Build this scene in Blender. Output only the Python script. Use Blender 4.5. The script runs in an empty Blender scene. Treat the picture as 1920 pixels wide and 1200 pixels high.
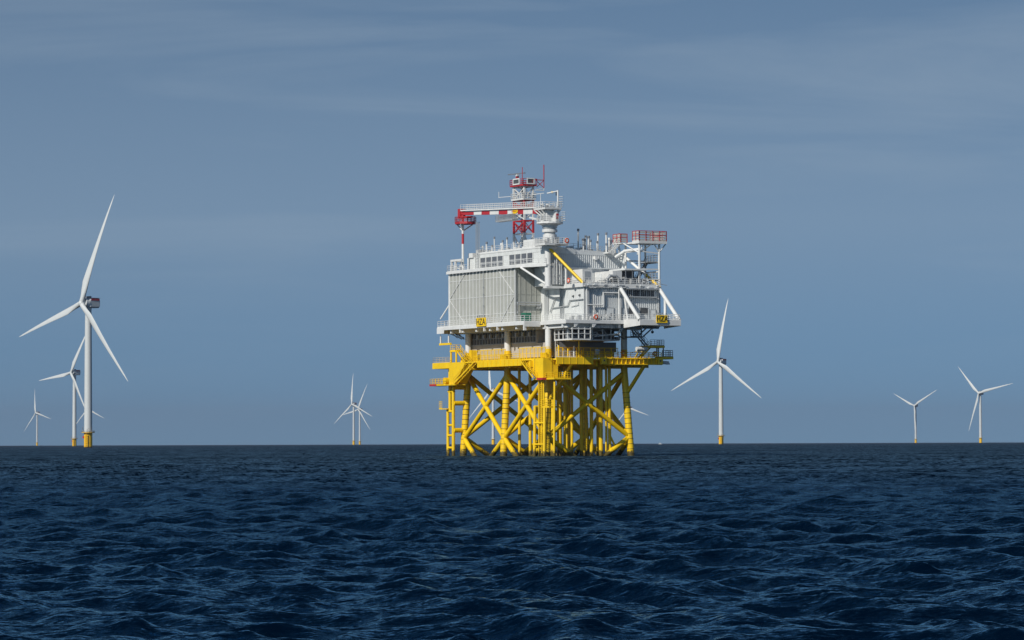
import bpy, math, random
import numpy as np
from mathutils import Vector, Matrix

random.seed(7)
rng = np.random.default_rng(11)
S = bpy.context.scene
COL = S.collection
R = math.radians

# ---------------------------------------------------------------- camera, sky, sun, exposure
cam_d = bpy.data.cameras.new('camera')
cam = bpy.data.objects.new('camera', cam_d)
COL.objects.link(cam)
CAM_H = 2.35
cam_d.sensor_width = 36.0
cam_d.lens = 118.1
cam_d.clip_start = 1.0
cam_d.clip_end = 120000.0
cam.matrix_world = (Matrix.Translation((0, 0, CAM_H)) @ Matrix.Rotation(R(90) + math.atan(232 / 6300), 4, 'X')
                    @ Matrix.Rotation(R(-0.185), 4, 'Z'))
S.camera = cam

# platform frame: v runs along the right-hand face (right and away), u along the left-hand face (left and away)
CX, CY, AL = 6.8, 630.0, R(28.7)
CA, SA = math.cos(AL), math.sin(AL)


def W(v, u, z=0.0):
    return Vector((CX + v * CA - u * SA, CY + v * SA + u * CA, z))


# sun: over the viewer's left shoulder
SV, SU, SZ = -0.76, -0.31, 0.58          # direction towards the sun in (v, u, z)
sun_dir = Vector((SV * CA - SU * SA, SV * SA + SU * CA, SZ)).normalized()
sun_d = bpy.data.lights.new('sun', 'SUN')
sun_d.energy = 4.3
sun_d.angle = R(0.53)
sun_d.color = (1.0, 0.945, 0.86)
sun = bpy.data.objects.new('sun', sun_d)
COL.objects.link(sun)
sun.rotation_euler = sun_dir.to_track_quat('Z', 'Y').to_euler()

wd = bpy.data.worlds.new('World')
S.world = wd
wd.use_nodes = True
nt = wd.node_tree
nt.nodes.clear()


def N(tree, typ, **kw):
    n = tree.nodes.new(typ)
    for k, val in kw.items():
        if k.startswith('i_'):
            n.inputs[k[2:].replace('_', ' ')].default_value = val
        else:
            setattr(n, k, val)
    return n


def L(tree, a, b):
    tree.links.new(a, b)


out = N(nt, 'ShaderNodeOutputWorld')
bg = N(nt, 'ShaderNodeBackground')
bg.inputs['Strength'].default_value = 0.082
sky = N(nt, 'ShaderNodeTexSky', sky_type='NISHITA')
sky.sun_disc = False
sky.sun_elevation = math.asin(sun_dir.z)
sky.sun_rotation = math.atan2(sun_dir.x, sun_dir.y)
sky.altitude = 0
sky.air_density = 1.0
sky.dust_density = 0.6
sky.ozone_density = 2.0
# clear deep air: the horizon belt of the sky model is compressed, evenly all the way round
tc = N(nt, 'ShaderNodeTexCoord')
sep = N(nt, 'ShaderNodeSeparateXYZ')
L(nt, tc.outputs['Generated'], sep.inputs[0])
lift = N(nt, 'ShaderNodeMath', operation='MULTIPLY_ADD')
lift.inputs[1].default_value = 1.6
lift.inputs[2].default_value = 0.20
mx0 = N(nt, 'ShaderNodeMath', operation='MAXIMUM')
mx0.inputs[1].default_value = 0.0
L(nt, sep.outputs[2], mx0.inputs[0])
L(nt, mx0.outputs[0], lift.inputs[0])
cmb = N(nt, 'ShaderNodeCombineXYZ')
L(nt, sep.outputs[0], cmb.inputs[0])
L(nt, sep.outputs[1], cmb.inputs[1])
L(nt, lift.outputs[0], cmb.inputs[2])
nrm = N(nt, 'ShaderNodeVectorMath', operation='NORMALIZE')
L(nt, cmb.outputs[0], nrm.inputs[0])
L(nt, nrm.outputs[0], sky.inputs['Vector'])
# thin cirrus: long soft streaks, slightly inclined
mp = N(nt, 'ShaderNodeMapping')
mp.inputs['Rotation'].default_value = (0, R(8), R(20))
mp.inputs['Scale'].default_value = (4.5, 4.5, 40)
L(nt, tc.outputs['Generated'], mp.inputs['Vector'])
n1 = N(nt, 'ShaderNodeTexNoise', i_Scale=1.0, i_Detail=9.0, i_Roughness=0.55, i_Distortion=0.8)
L(nt, mp.outputs[0], n1.inputs['Vector'])
rp = N(nt, 'ShaderNodeValToRGB')
rp.color_ramp.elements[0].position = 0.47
rp.color_ramp.elements[1].position = 0.70
L(nt, n1.outputs['Fac'], rp.inputs[0])
mixc = N(nt, 'ShaderNodeMix', data_type='RGBA', blend_type='MIX')
tint = N(nt, 'ShaderNodeMix', data_type='RGBA', blend_type='MULTIPLY')
tint.inputs['Factor'].default_value = 1.0
tint.inputs['B'].default_value = (0.67, 0.885, 0.95, 1)
L(nt, sky.outputs[0], tint.inputs['A'])
# a thin veil of high cloud stands a few degrees above the horizon and thins out upwards
veil = N(nt, 'ShaderNodeValToRGB')
ve = veil.color_ramp.elements
ve[0].position = 0.0; ve[0].color = (0.0, 0.0, 0.0, 1)
ve[1].position = 1.0; ve[1].color = (0.0, 0.0, 0.0, 1)
for p_, c_ in ((0.03, 0.10), (0.065, 0.30), (0.095, 0.24), (0.15, 0.10), (0.3, 0.0)):
    e_ = ve.new(p_)
    e_.color = (c_, c_, c_, 1)
L(nt, mx0.outputs[0], veil.inputs[0])
wis = N(nt, 'ShaderNodeMapRange')
wis.inputs[1].default_value = 0.02; wis.inputs[2].default_value = 0.11
wis.inputs[3].default_value = 0.04; wis.inputs[4].default_value = 0.17
L(nt, mx0.outputs[0], wis.inputs[0])
wfade = N(nt, 'ShaderNodeMapRange')
wfade.inputs[1].default_value = 0.16; wfade.inputs[2].default_value = 0.45
wfade.inputs[3].default_value = 1.0; wfade.inputs[4].default_value = 0.25
L(nt, mx0.outputs[0], wfade.inputs[0])
wf2 = N(nt, 'ShaderNodeMath', operation='MULTIPLY')
L(nt, wis.outputs[0], wf2.inputs[0]); L(nt, wfade.outputs[0], wf2.inputs[1])
wm = N(nt, 'ShaderNodeMath', operation='MULTIPLY')
L(nt, wf2.outputs[0], wm.inputs[0]); L(nt, rp.outputs[0], wm.inputs[1])
cf = N(nt, 'ShaderNodeMath', operation='ADD')
L(nt, veil.outputs[0], cf.inputs[0]); L(nt, wm.outputs[0], cf.inputs[1])
L(nt, cf.outputs[0], mixc.inputs['Factor'])
L(nt, tint.outputs['Result'], mixc.inputs['A'])
mixc.inputs['B'].default_value = (4.6, 5.6, 6.6, 1)
L(nt, mixc.outputs['Result'], bg.inputs['Color'])
L(nt, bg.outputs[0], out.inputs['Surface'])

S.view_settings.view_transform = 'Standard'
S.view_settings.look = 'None'
S.view_settings.gamma = 1.0
S.view_settings.use_curve_mapping = False
S.view_settings.exposure = 0.0
S.cycles.max_bounces = 6
S.cycles.volume_bounces = 0
S.cycles.use_denoising = True


# ---------------------------------------------------------------- materials
def paint(name, col, rough=0.45, var=0.12, streak=0.0, streak_col=(0.16, 0.10, 0.05), metallic=0.0, growth=False, scale=0.6):
    m = bpy.data.materials.new(name)
    m.use_nodes = True
    t = m.node_tree
    b = t.nodes['Principled BSDF']
    b.inputs['Roughness'].default_value = rough
    b.inputs['Metallic'].default_value = metallic
    geo = N(t, 'ShaderNodeNewGeometry')
    nz = N(t, 'ShaderNodeTexNoise', i_Scale=scale, i_Detail=6.0, i_Roughness=0.6)
    L(t, geo.outputs['Position'], nz.inputs['Vector'])
    mr = N(t, 'ShaderNodeMapRange')
    mr.inputs[1].default_value = 0.25; mr.inputs[2].default_value = 0.75
    mr.inputs[3].default_value = 1 - var; mr.inputs[4].default_value = 1 + var * 0.5
    L(t, nz.outputs['Fac'], mr.inputs[0])
    mul = N(t, 'ShaderNodeMix', data_type='RGBA', blend_type='MULTIPLY')
    mul.inputs['Factor'].default_value = 1
    mul.inputs['A'].default_value = (*col, 1)
    L(t, mr.outputs[0], mul.inputs['B'])
    cur = mul.outputs['Result']
    if streak > 0:
        mp_ = N(t, 'ShaderNodeMapping')
        mp_.inputs['Scale'].default_value = (1.6, 1.6, 0.09)
        L(t, geo.outputs['Position'], mp_.inputs['Vector'])
        n2 = N(t, 'ShaderNodeTexNoise', i_Scale=1.0, i_Detail=5.0, i_Roughness=0.7)
        L(t, mp_.outputs[0], n2.inputs['Vector'])
        m2 = N(t, 'ShaderNodeMapRange')
        m2.inputs[1].default_value = 0.55; m2.inputs[2].default_value = 0.8
        m2.inputs[3].default_value = 0; m2.inputs[4].default_value = streak
        L(t, n2.outputs['Fac'], m2.inputs[0])
        mm = N(t, 'ShaderNodeMix', data_type='RGBA')
        L(t, m2.outputs[0], mm.inputs['Factor'])
        L(t, cur, mm.inputs['A'])
        mm.inputs['B'].default_value = (*streak_col, 1)
        cur = mm.outputs['Result']
    if growth:                                  # weed and barnacles in the splash zone
        sp = N(t, 'ShaderNodeSeparateXYZ')
        L(t, geo.outputs['Position'], sp.inputs[0])
        n3 = N(t, 'ShaderNodeTexNoise', i_Scale=1.3, i_Detail=5.0, i_Roughness=0.7)
        L(t, geo.outputs['Position'], n3.inputs['Vector'])
        ma = N(t, 'ShaderNodeMath', operation='MULTIPLY_ADD')
        ma.inputs[1].default_value = -2.6
        L(t, n3.outputs['Fac'], ma.inputs[0]); L(t, sp.outputs[2], ma.inputs[2])
        m3 = N(t, 'ShaderNodeMapRange')
        m3.inputs[1].default_value = -0.1; m3.inputs[2].default_value = -0.6
        m3.inputs[3].default_value = 0; m3.inputs[4].default_value = 0.93
        L(t, ma.outputs[0], m3.inputs[0])
        mm = N(t, 'ShaderNodeMix', data_type='RGBA')
        L(t, m3.outputs[0], mm.inputs['Factor'])
        L(t, cur, mm.inputs['A'])
        mm.inputs['B'].default_value = (0.035, 0.032, 0.014, 1)
        cur = mm.outputs['Result']
    L(t, cur, b.inputs['Base Color'])
    return m


WHITE = paint('white_paint', (0.66, 0.67, 0.66), 0.45, 0.12, 0.28)
WALL = paint('white_wall_paint', (0.62, 0.64, 0.63), 0.5, 0.12, 0.30, (0.3, 0.25, 0.19))
GREYW = paint('light_grey_cladding', (0.63, 0.655, 0.66), 0.5, 0.10, 0.2)
PANEL = paint('grey_green_panel', (0.375, 0.385, 0.35), 0.55, 0.09, 0.22, (0.25, 0.23, 0.18))
BEIGE = paint('beige_grey_wall', (0.43, 0.41, 0.375), 0.6, 0.12, 0.2)
YELLOW = paint('yellow_paint', (0.84, 0.545, 0.006), 0.42, 0.14, 0.22, (0.40, 0.19, 0.02), growth=True)
RED = paint('red_paint', (0.42, 0.026, 0.034), 0.45, 0.12)
DARK = paint('dark_louvre', (0.075, 0.08, 0.085), 0.5, 0.2)
BLACK = paint('black_rubber', (0.02, 0.02, 0.022), 0.7, 0.2)
STEEL = paint('galvanised_steel', (0.42, 0.44, 0.45), 0.45, 0.15, 0.1, metallic=0.3)
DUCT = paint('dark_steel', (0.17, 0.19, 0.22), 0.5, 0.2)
GREEN = paint('green_paint', (0.01, 0.16, 0.09), 0.5, 0.12)
ORANGE = paint('orange_red_plastic', (0.72, 0.12, 0.05), 0.5, 0.1)
TURB = paint('turbine_grey_white', (0.56, 0.585, 0.585), 0.4, 0.05, 0.05, (0.3, 0.3, 0.28), scale=0.12)
GRATE = paint('walkway_grating', (0.30, 0.31, 0.31), 0.6, 0.2)
PATINA = paint('pale_yellow_base', (0.86, 0.50, 0.012), 0.45, 0.10, 0.10, (0.4, 0.22, 0.04), growth=True)

# ---------------------------------------------------------------- mesh helpers
ORG = {}


class MB:
    def __init__(self):
        self.v, self.f, self.s = [], [], []

    def add(self, vs, fs, smooth=False):
        o = len(self.v)
        self.v += [tuple(p) for p in vs]
        self.f += [tuple(i + o for i in f) for f in fs]
        self.s += [smooth] * len(fs)
        return self

    def box(self, a, b):
        x0, x1 = sorted((a[0], b[0])); y0, y1 = sorted((a[1], b[1])); z0, z1 = sorted((a[2], b[2]))
        return self.add([(x0, y0, z0), (x1, y0, z0), (x1, y1, z0), (x0, y1, z0), (x0, y0, z1), (x1, y0, z1), (x1, y1, z1), (x0, y1, z1)],
                        [(3, 2, 1, 0), (4, 5, 6, 7), (0, 1, 5, 4), (1, 2, 6, 5), (2, 3, 7, 6), (3, 0, 4, 7)])

    def tube(self, p, q, r, r1=None, n=10, caps=True):
        p, q = Vector(p), Vector(q)
        r1 = r if r1 is None else r1
        d = (q - p)
        if d.length < 1e-6:
            return self
        d.normalize()
        a = d.cross(Vector((0, 0, 1)) if abs(d.z) < 0.95 else Vector((1, 0, 0))).normalized()
        b = d.cross(a)
        ring = [(math.cos(2 * math.pi * i / n), math.sin(2 * math.pi * i / n)) for i in range(n)]
        vs = [p + (a * c + b * s) * r for c, s in ring] + [q + (a * c + b * s) * r1 for c, s in ring]
        self.add(vs, [(i, (i + 1) % n, n + (i + 1) % n, n + i) for i in range(n)], True)
        if caps:
            self.add(vs[:n], [tuple(reversed(range(n)))])
            self.add(vs[n:], [tuple(range(n))])
        return self

    def path(self, pts, r, n=7):
        for p, q in zip(pts, pts[1:]):
            d = (Vector(q) - Vector(p)).normalized() * r * 0.7
            self.tube(Vector(p) - d, Vector(q) + d, r, n=n)
        return self

    def bar(self, p, q, w, h):
        """rectangular bar; w sideways, h upright"""
        p, q = Vector(p), Vector(q)
        d = (q - p).normalized()
        a = d.cross(Vector((0, 0, 1)) if abs(d.z) < 0.98 else Vector((0, 1, 0))).normalized()
        b = a.cross(d).normalized()
        vs = []
        for e in (p, q):
            for i, j in ((-1, -1), (1, -1), (1, 1), (-1, 1)):
                vs.append(e + a * (i * w / 2) + b * (j * h / 2))
        return self.add(vs, [(3, 2, 1, 0), (4, 5, 6, 7), (0, 1, 5, 4), (1, 2, 6, 5), (2, 3, 7, 6), (3, 0, 4, 7)])

    def prism(self, poly, d):
        d = Vector(d)
        n = len(poly)
        vs = [Vector(p) for p in poly] + [Vector(p) + d for p in poly]
        fs = [tuple(reversed(range(n))), tuple(range(n, 2 * n))] + [(i, (i + 1) % n, n + (i + 1) % n, n + i) for i in range(n)]
        # make outward facing
        nrm_ = Vector((0, 0, 0))
        for i in range(n):
            nrm_ += Vector(poly[i]).cross(Vector(poly[(i + 1) % n]))
        if nrm_.dot(d) < 0:
            fs = [tuple(reversed(f)) for f in fs]
        return self.add(vs, fs)

    def lathe(self, c, prof, n=20):
        """profile of (radius, z) about the vertical through c"""
        vs, fs = [], []
        for r, z in prof:
            for i in range(n):
                t = 2 * math.pi * i / n
                vs.append((c[0] + r * math.cos(t), c[1] + r * math.sin(t), z))
        for k in range(len(prof) - 1):
            for i in range(n):
                fs.append((k * n + i, k * n + (i + 1) % n, (k + 1) * n + (i + 1) % n, (k + 1) * n + i))
        self.add(vs, fs, False)
        return self.add(vs[-n:], [tuple(range(n))]).add(vs[:n], [tuple(reversed(range(n)))])

    def ball(self, c, r, n=10, m=6, sz=1.0):
        vs, fs = [], []
        for j in range(m + 1):
            p = math.pi * j / m
            for i in range(n):
                t = 2 * math.pi * i / n
                vs.append((c[0] + r * math.sin(p) * math.cos(t), c[1] + r * math.sin(p) * math.sin(t), c[2] - r * sz * math.cos(p)))
        for j in range(m):
            for i in range(n):
                fs.append((j * n + i, j * n + (i + 1) % n, (j + 1) * n + (i + 1) % n, (j + 1) * n + i))
        return self.add(vs, fs, True)

    def rail(self, pts, h=1.1, gap=1.5, r=0.045, bars=3, closed=False, toe=True):
        pts = [Vector(p) for p in pts]
        if closed:
            pts = pts + [pts[0]]
        for p, q in zip(pts, pts[1:]):
            ln = (q - p).length
            k = max(1, round(ln / gap))
            for i in range(k + 1):
                a = p.lerp(q, i / k)
                self.tube(a, a + Vector((0, 0, h)), r, n=5, caps=False)
            for j in range(bars):
                o = Vector((0, 0, h * (j + 1) / bars))
                self.tube(p + o, q + o, r * 0.9, n=5)
            if toe:
                self.bar(p + Vector((0, 0, 0.07)), q + Vector((0, 0, 0.07)), 0.03, 0.14)
        return self

    def mesh(self, name, org=(0, 0, 0)):
        me = bpy.data.meshes.new(name)
        o = Vector(org)
        me.from_pydata([Vector(p) - o for p in self.v], [], self.f)
        me.polygons.foreach_set('use_smooth', self.s)
        me.update()
        return me

    def build(self, name, mat, parent=None, label=None, kind=None):
        org = ORG.get(parent.name, Vector((0, 0, 0))) if parent else Vector((0, 0, 0))
        o = bpy.data.objects.new(name, self.mesh(name, org))
        o.data.materials.append(mat)
        COL.objects.link(o)
        if parent:
            o.parent = parent
            ORG[o.name] = org
        if label:
            o['label'] = label
        if kind:
            o['kind'] = kind
        return o


def thing(name, label, cat, v, u, z, group=None):
    o = bpy.data.objects.new(name, None)
    o.empty_display_size = 0.5
    COL.objects.link(o)
    o.location = W(v, u, z)
    o.rotation_euler = (0, 0, AL)
    o['label'] = label
    o['category'] = cat
    if group:
        o['group'] = group
    ORG[o.name] = Vector((v, u, z))
    return o


def alike(src, parent, offset, name=None):
    c = src.copy()
    COL.objects.link(c)
    c.parent = parent
    c.location = Vector(src.location) + Vector(offset)
    ORG[c.name] = ORG.get(parent.name, Vector((0, 0, 0)))
    return c


def stair(parent, p, q, w, mat, side=(0, 1, 0), step_mat=None, rails=True):
    """stair flight from p (foot) to q (head); side is the direction of its width"""
    p, q, sd = Vector(p), Vector(q), Vector(side).normalized()
    n = max(3, int(abs(q.z - p.z) / 0.28))
    st = bpy.data.objects
    fl = MB()
    fl.bar(p, q, 0.06, 0.28); fl.bar(p + sd * w, q + sd * w, 0.06, 0.28)
    if rails:
        for o in (Vector((0, 0, 0)), sd * w):
            for hh in (0.55, 1.05):
                fl.tube(p + o + Vector((0, 0, hh)), q + o + Vector((0, 0, hh)), 0.04, n=5)
            for i in range(5):
                a = p.lerp(q, i / 4) + o
                fl.tube(a, a + Vector((0, 0, 1.05)), 0.035, n=5)
    s = fl.build('stair_flight', mat, parent)
    tr = MB()
    hd = Vector((q.x - p.x, q.y - p.y, 0)).normalized() * 0.13
    for i in range(n):
        c = p.lerp(q, (i + 0.5) / n)
        a, b = c - hd, c + hd
        tr.prism([a, b, b + sd * w, a + sd * w], (0, 0, -0.04))
    tr.build('stair_treads', step_mat or mat, s)
    return s


# ---------------------------------------------------------------- the sea
def make_sea():
    th_in = np.concatenate([np.linspace(R(-24), R(-9.6), 95), np.linspace(R(-9.5), R(9.5), 470), np.linspace(R(9.6), R(24), 95)])
    th_out = np.linspace(R(24), R(336), 70)[1:-1]
    th = np.concatenate([th_in, th_out])
    rs = [1.0, 8.0, 20.0, 28.0]
    r = 33.0
    while r < 2600:
        rs.append(r)
        r += min(max(0.11, 0.0034 * r - 0.06), 2.3)
    while r < 24000:
        rs.append(r)
        r *= 1.03
    rs.append(24000.0)
    rs = np.array(rs)
    dr = np.gradient(rs)
    T, RR = np.meshgrid(th, rs)
    X = RR * np.sin(T); Y = RR * np.cos(T)
    DR = np.repeat(dr[:, None], len(th), 1)
    Z = np.zeros_like(X); DX = np.zeros_like(X); DY = np.zeros_like(X)
    main = R(232)                               # wind sea running roughly towards the viewer
    comps = []
    s2 = 0.0
    for i in range(150):
        lam = 0.34 * (15.0 / 0.34) ** (i / 149.0) * rng.uniform(0.94, 1.06)
        k = 2 * math.pi / lam
        spread = 0.35 + 0.55 * (1 - min(lam / 12, 1))
        d = main + rng.normal(0, spread)
        # slope spectrum: nearly flat over the wind-sea range, rolled off at the long end
        slope = 0.0265 * math.exp(-(lam / 11) ** 4) * (0.55 + 0.75 * math.exp(-(math.log(lam / 1.5)) ** 2 / 0.9)) * (1.0 if lam < 3.5 else (3.5 / lam) ** 0.2)
        s2 += slope ** 2 / 2
        comps.append((k, d, slope / k, rng.uniform(0, 6.28), lam))
    inn = np.cos(T) > math.cos(R(23.5))
    # gusty patches: wave height varies slowly over the water
    patch = 0.88 + 0.16 * np.sin(X * 0.021 + 1.3 + 1.1 * np.sin(Y * 0.008)) + 0.14 * np.sin(Y * 0.017 + X * 0.006)
    for k, d, a, ph, lam in comps:
        w = np.clip((lam / DR - 2.1) / 1.6, 0, 1)
        cx, cy = math.sin(d), math.cos(d)
        arg = k * (X * cx + Y * cy) + ph
        aw = a * w * patch
        Z += aw * np.cos(arg)
        sn = np.sin(arg)
        q = 1.0
        DX -= q * aw * cx * sn
        DY -= q * aw * cy * sn
    un = np.zeros_like(X)
    for k, d, a, ph, lam in comps:
        un += (1 - np.clip((lam / DR - 2.1) / 1.6, 0, 1) ** 2) * (a * k) ** 2 / 2
    un = np.where(inn, un, s2)
    far = np.clip((20000 - RR) / 18000, 0, 1)
    near = np.clip((RR - 20) / 12, 0, 1) * inn
    Z *= far * near; X = X + DX * near * far; Y = Y + DY * near * far
    nr, nc = X.shape
    co = np.empty((nr * nc + 1, 3))
    co[:-1, 0] = X.ravel(); co[:-1, 1] = Y.ravel(); co[:-1, 2] = Z.ravel()
    co[-1] = (0, 0, 0)
    i = np.arange(nr - 1)[:, None] * nc
    j = np.arange(nc)[None, :]
    j2 = (j + 1) % nc
    quads = np.stack([i + j, i + j2, i + nc + j2, i + nc + j], -1).reshape(-1, 4)
    tri = np.stack([np.full(nc, nr * nc), (np.arange(nc) + 1) % nc, np.arange(nc)], -1)
    nq, ntq = len(quads), len(tri)
    me = bpy.data.meshes.new('sea')
    me.vertices.add(len(co)); me.vertices.foreach_set('co', co.ravel())
    me.loops.add(nq * 4 + ntq * 3)
    me.loops.foreach_set('vertex_index', np.concatenate([quads.ravel(), tri.ravel()]).astype(np.int32))
    me.polygons.add(nq + ntq)
    me.polygons.foreach_set('loop_start', np.concatenate([np.arange(nq) * 4, nq * 4 + np.arange(ntq) * 3]).astype(np.int32))
    me.polygons.foreach_set('loop_total', np.concatenate([np.full(nq, 4), np.full(ntq, 3)]).astype(np.int32))
    me.polygons.foreach_set('use_smooth', np.ones(nq + ntq, bool))
    me.update(calc_edges=True)
    # slope variance of the waves too short for the mesh: it becomes micro-roughness
    at_ = me.attributes.new('ripple', 'FLOAT', 'POINT')
    at_.data.foreach_set('value', np.append(0.05 + 0.38 * np.clip(un.ravel() / s2, 0, 1), 0.4).astype(np.float32))
    o = bpy.data.objects.new('sea', me)
    o['kind'] = 'structure'
    COL.objects.link(o)
    m = bpy.data.materials.new('sea_water')
    m.use_nodes = True
    t = m.node_tree
    t.nodes.remove(t.nodes['Principled BSDF'])
    geo = N(t, 'ShaderNodeNewGeometry')
    at2 = N(t, 'ShaderNodeAttribute', attribute_name='ripple')
    # capillary ripples
    acc = None
    for sc, st, amt in ((3.2, (0.7, 1.4, 1), 0.50), (12.0, (0.7, 1.4, 1), 0.75)):
        mp_ = N(t, 'ShaderNodeMapping')
        mp_.inputs['Scale'].default_value = st
        mp_.inputs['Rotation'].default_value = (0, 0, R(14))
        L(t, geo.outputs['Position'], mp_.inputs['Vector'])
        nz = N(t, 'ShaderNodeTexNoise', i_Scale=sc, i_Detail=5.0, i_Roughness=0.65, i_Distortion=0.5)
        L(t, mp_.outputs[0], nz.inputs['Vector'])
        sb = N(t, 'ShaderNodeVectorMath', operation='SUBTRACT')
        sb.inputs[1].default_value = (0.5, 0.5, 0.5)
        L(t, nz.outputs['Color'], sb.inputs[0])
        ml = N(t, 'ShaderNodeVectorMath', operation='MULTIPLY')
        ml.inputs[1].default_value = (2 * amt, 2 * amt, 0)
        L(t, sb.outputs[0], ml.inputs[0])
        if acc is None:
            acc = ml.outputs[0]
        else:
            ad = N(t, 'ShaderNodeVectorMath', operation='ADD')
            L(t, acc, ad.inputs[0]); L(t, ml.outputs[0], ad.inputs[1])
            acc = ad.outputs[0]
    ad = N(t, 'ShaderNodeVectorMath', operation='ADD')
    L(t, geo.outputs['Normal'], ad.inputs[0]); L(t, acc, ad.inputs[1])
    nn = N(t, 'ShaderNodeVectorMath', operation='NORMALIZE')
    L(t, ad.outputs[0], nn.inputs[0])
    # a polarising filter took away a good part of the surface reflection
    b2 = N(t, 'ShaderNodeBsdfDiffuse')
    b2.inputs['Color'].default_value = (0.0, 0.0032, 0.0105, 1)
    mxs = N(t, 'ShaderNodeMixShader')
    # beyond the waves the mesh carries: broader gusts
    pw = None
    msk = N(t, 'ShaderNodeMapRange')
    msk.inputs[1].default_value = 0.16; msk.inputs[2].default_value = 0.42
    L(t, at2.outputs['Fac'], msk.inputs[0])
    for sc_, wgt, ro in (((0.32, 0.022, 1), 0.9, 24), ((0.08, 0.006, 1), 0.7, -31), ((1.2, 0.09, 1), 1.3, -17), ((3.4, 0.3, 1), 1.2, 12)):
        mp_ = N(t, 'ShaderNodeMapping')
        mp_.inputs['Scale'].default_value = sc_
        mp_.vector_type = 'TEXTURE'
        mp_.inputs['Scale'].default_value = (1 / sc_[0], 1 / sc_[1], 1)
        mp_.inputs['Rotation'].default_value = (0, 0, R(ro))
        L(t, geo.outputs['Position'], mp_.inputs['Vector'])
        nz = N(t, 'ShaderNodeTexNoise', i_Scale=1.0, i_Detail=3.0, i_Roughness=0.6, i_Distortion=0.3)
        L(t, mp_.outputs[0], nz.inputs['Vector'])
        q_ = N(t, 'ShaderNodeMath', operation='MULTIPLY_ADD')
        q_.inputs[1].default_value = wgt
        q_.inputs[2].default_value = -0.5 * wgt
        L(t, nz.outputs['Fac'], q_.inputs[0])
        q2 = N(t, 'ShaderNodeMath', operation='MULTIPLY_ADD')
        q2.inputs[2].default_value = 0.0
        L(t, q_.outputs[0], q2.inputs[0]); L(t, msk.outputs[0], q2.inputs[1]); (L(t, pw, q2.inputs[2]) if pw is not None else None)
        pw = q2.outputs[0]
    pr = N(t, 'ShaderNodeMapRange')
    pr.inputs[1].default_value = -0.2; pr.inputs[2].default_value = 0.2
    pr.inputs[3].default_value = 0.05; pr.inputs[4].default_value = 1.95
    L(t, pw, pr.inputs[0])
    # mirror strength: Fresnel of the tilted facets, less where unresolved waves turn facets towards the viewer
    fr = N(t, 'ShaderNodeFresnel')
    fr.inputs['IOR'].default_value = 1.333
    L(t, nn.outputs[0], fr.inputs['Normal'])
    fl_ = N(t, 'ShaderNodeMapRange')
    fl_.inputs[1].default_value = 0.08; fl_.inputs[2].default_value = 0.42
    fl_.inputs[3].default_value = 0.78; fl_.inputs[4].default_value = 0.36
    L(t, at2.outputs['Fac'], fl_.inputs[0])
    f1 = N(t, 'ShaderNodeMath', operation='MULTIPLY')
    fp = N(t, 'ShaderNodeMath', operation='POWER')     # a polarising filter: steeper towards grazing than plain Fresnel
    fp.inputs[1].default_value = 1.35
    L(t, fr.outputs[0], fp.inputs[0])
    L(t, fp.outputs[0], f1.inputs[0]); L(t, fl_.outputs[0], f1.inputs[1])
    f2 = N(t, 'ShaderNodeMath', operation='MULTIPLY')
    L(t, f1.outputs[0], f2.inputs[0]); L(t, pr.outputs[0], f2.inputs[1])
    L(t, f2.outputs[0], mxs.inputs[0])
    gl = N(t, 'ShaderNodeBsdfGlossy')
    gl.inputs['Color'].default_value = (0.46, 0.77, 0.95, 1)
    L(t, at2.outputs['Fac'], gl.inputs['Roughness'])
    L(t, nn.outputs[0], gl.inputs['Normal'])
    L(t, b2.outputs[0], mxs.inputs[1]); L(t, gl.outputs[0], mxs.inputs[2])
    L(t, mxs.outputs[0], t.nodes['Material Output'].inputs['Surface'])
    me.materials.append(m)
    return o


make_sea()

# ---------------------------------------------------------------- wind turbines
HUBH = 127.0
TILT = R(7)


def blade_mesh():
    mb = MB()
    st = [(1.6, 4.6, 4.6, 0.0), (5, 4.6, 4.4, 0.0), (11, 5.8, 3.4, 14), (19, 7.2, 2.4, 11), (30, 6.3, 1.6, 8), (45, 4.9, 1.1, 5),
          (62, 3.6, 0.75, 2.5), (80, 2.4, 0.5, 0.5), (92, 1.5, 0.3, -0.5), (98, 0.7, 0.15, -1), (100, 0.12, 0.06, -1)]
    n = 14
    vs, fs = [], []
    for z, c, th, tw in st:
        k = min(1, max(0, (z - 5) / 10))
        for i in range(n):
            a = 2 * math.pi * i / n
            x, y = math.cos(a), math.sin(a)
            # round at the root, tapering tail towards the trailing edge farther out
            xx = x * c / 2 - k * 0.20 * c
            yy = y * th / 2 * (1 - k * 0.55 * max(0, -x))
            t = R(tw + 4)
            pb = 5.5 * (z / 100) ** 2
            vs.append((xx * math.cos(t) - yy * math.sin(t), xx * math.sin(t) + yy * math.cos(t) + pb, z))
    for k in range(len(st) - 1):
        for i in range(n):
            fs.append((k * n + i, k * n + (i + 1) % n, (k + 1) * n + (i + 1) % n, (k + 1) * n + i))
    mb.add(vs, fs, True)
    mb.add(vs[-n:], [tuple(range(n))])
    return mb.mesh('blade')


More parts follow.
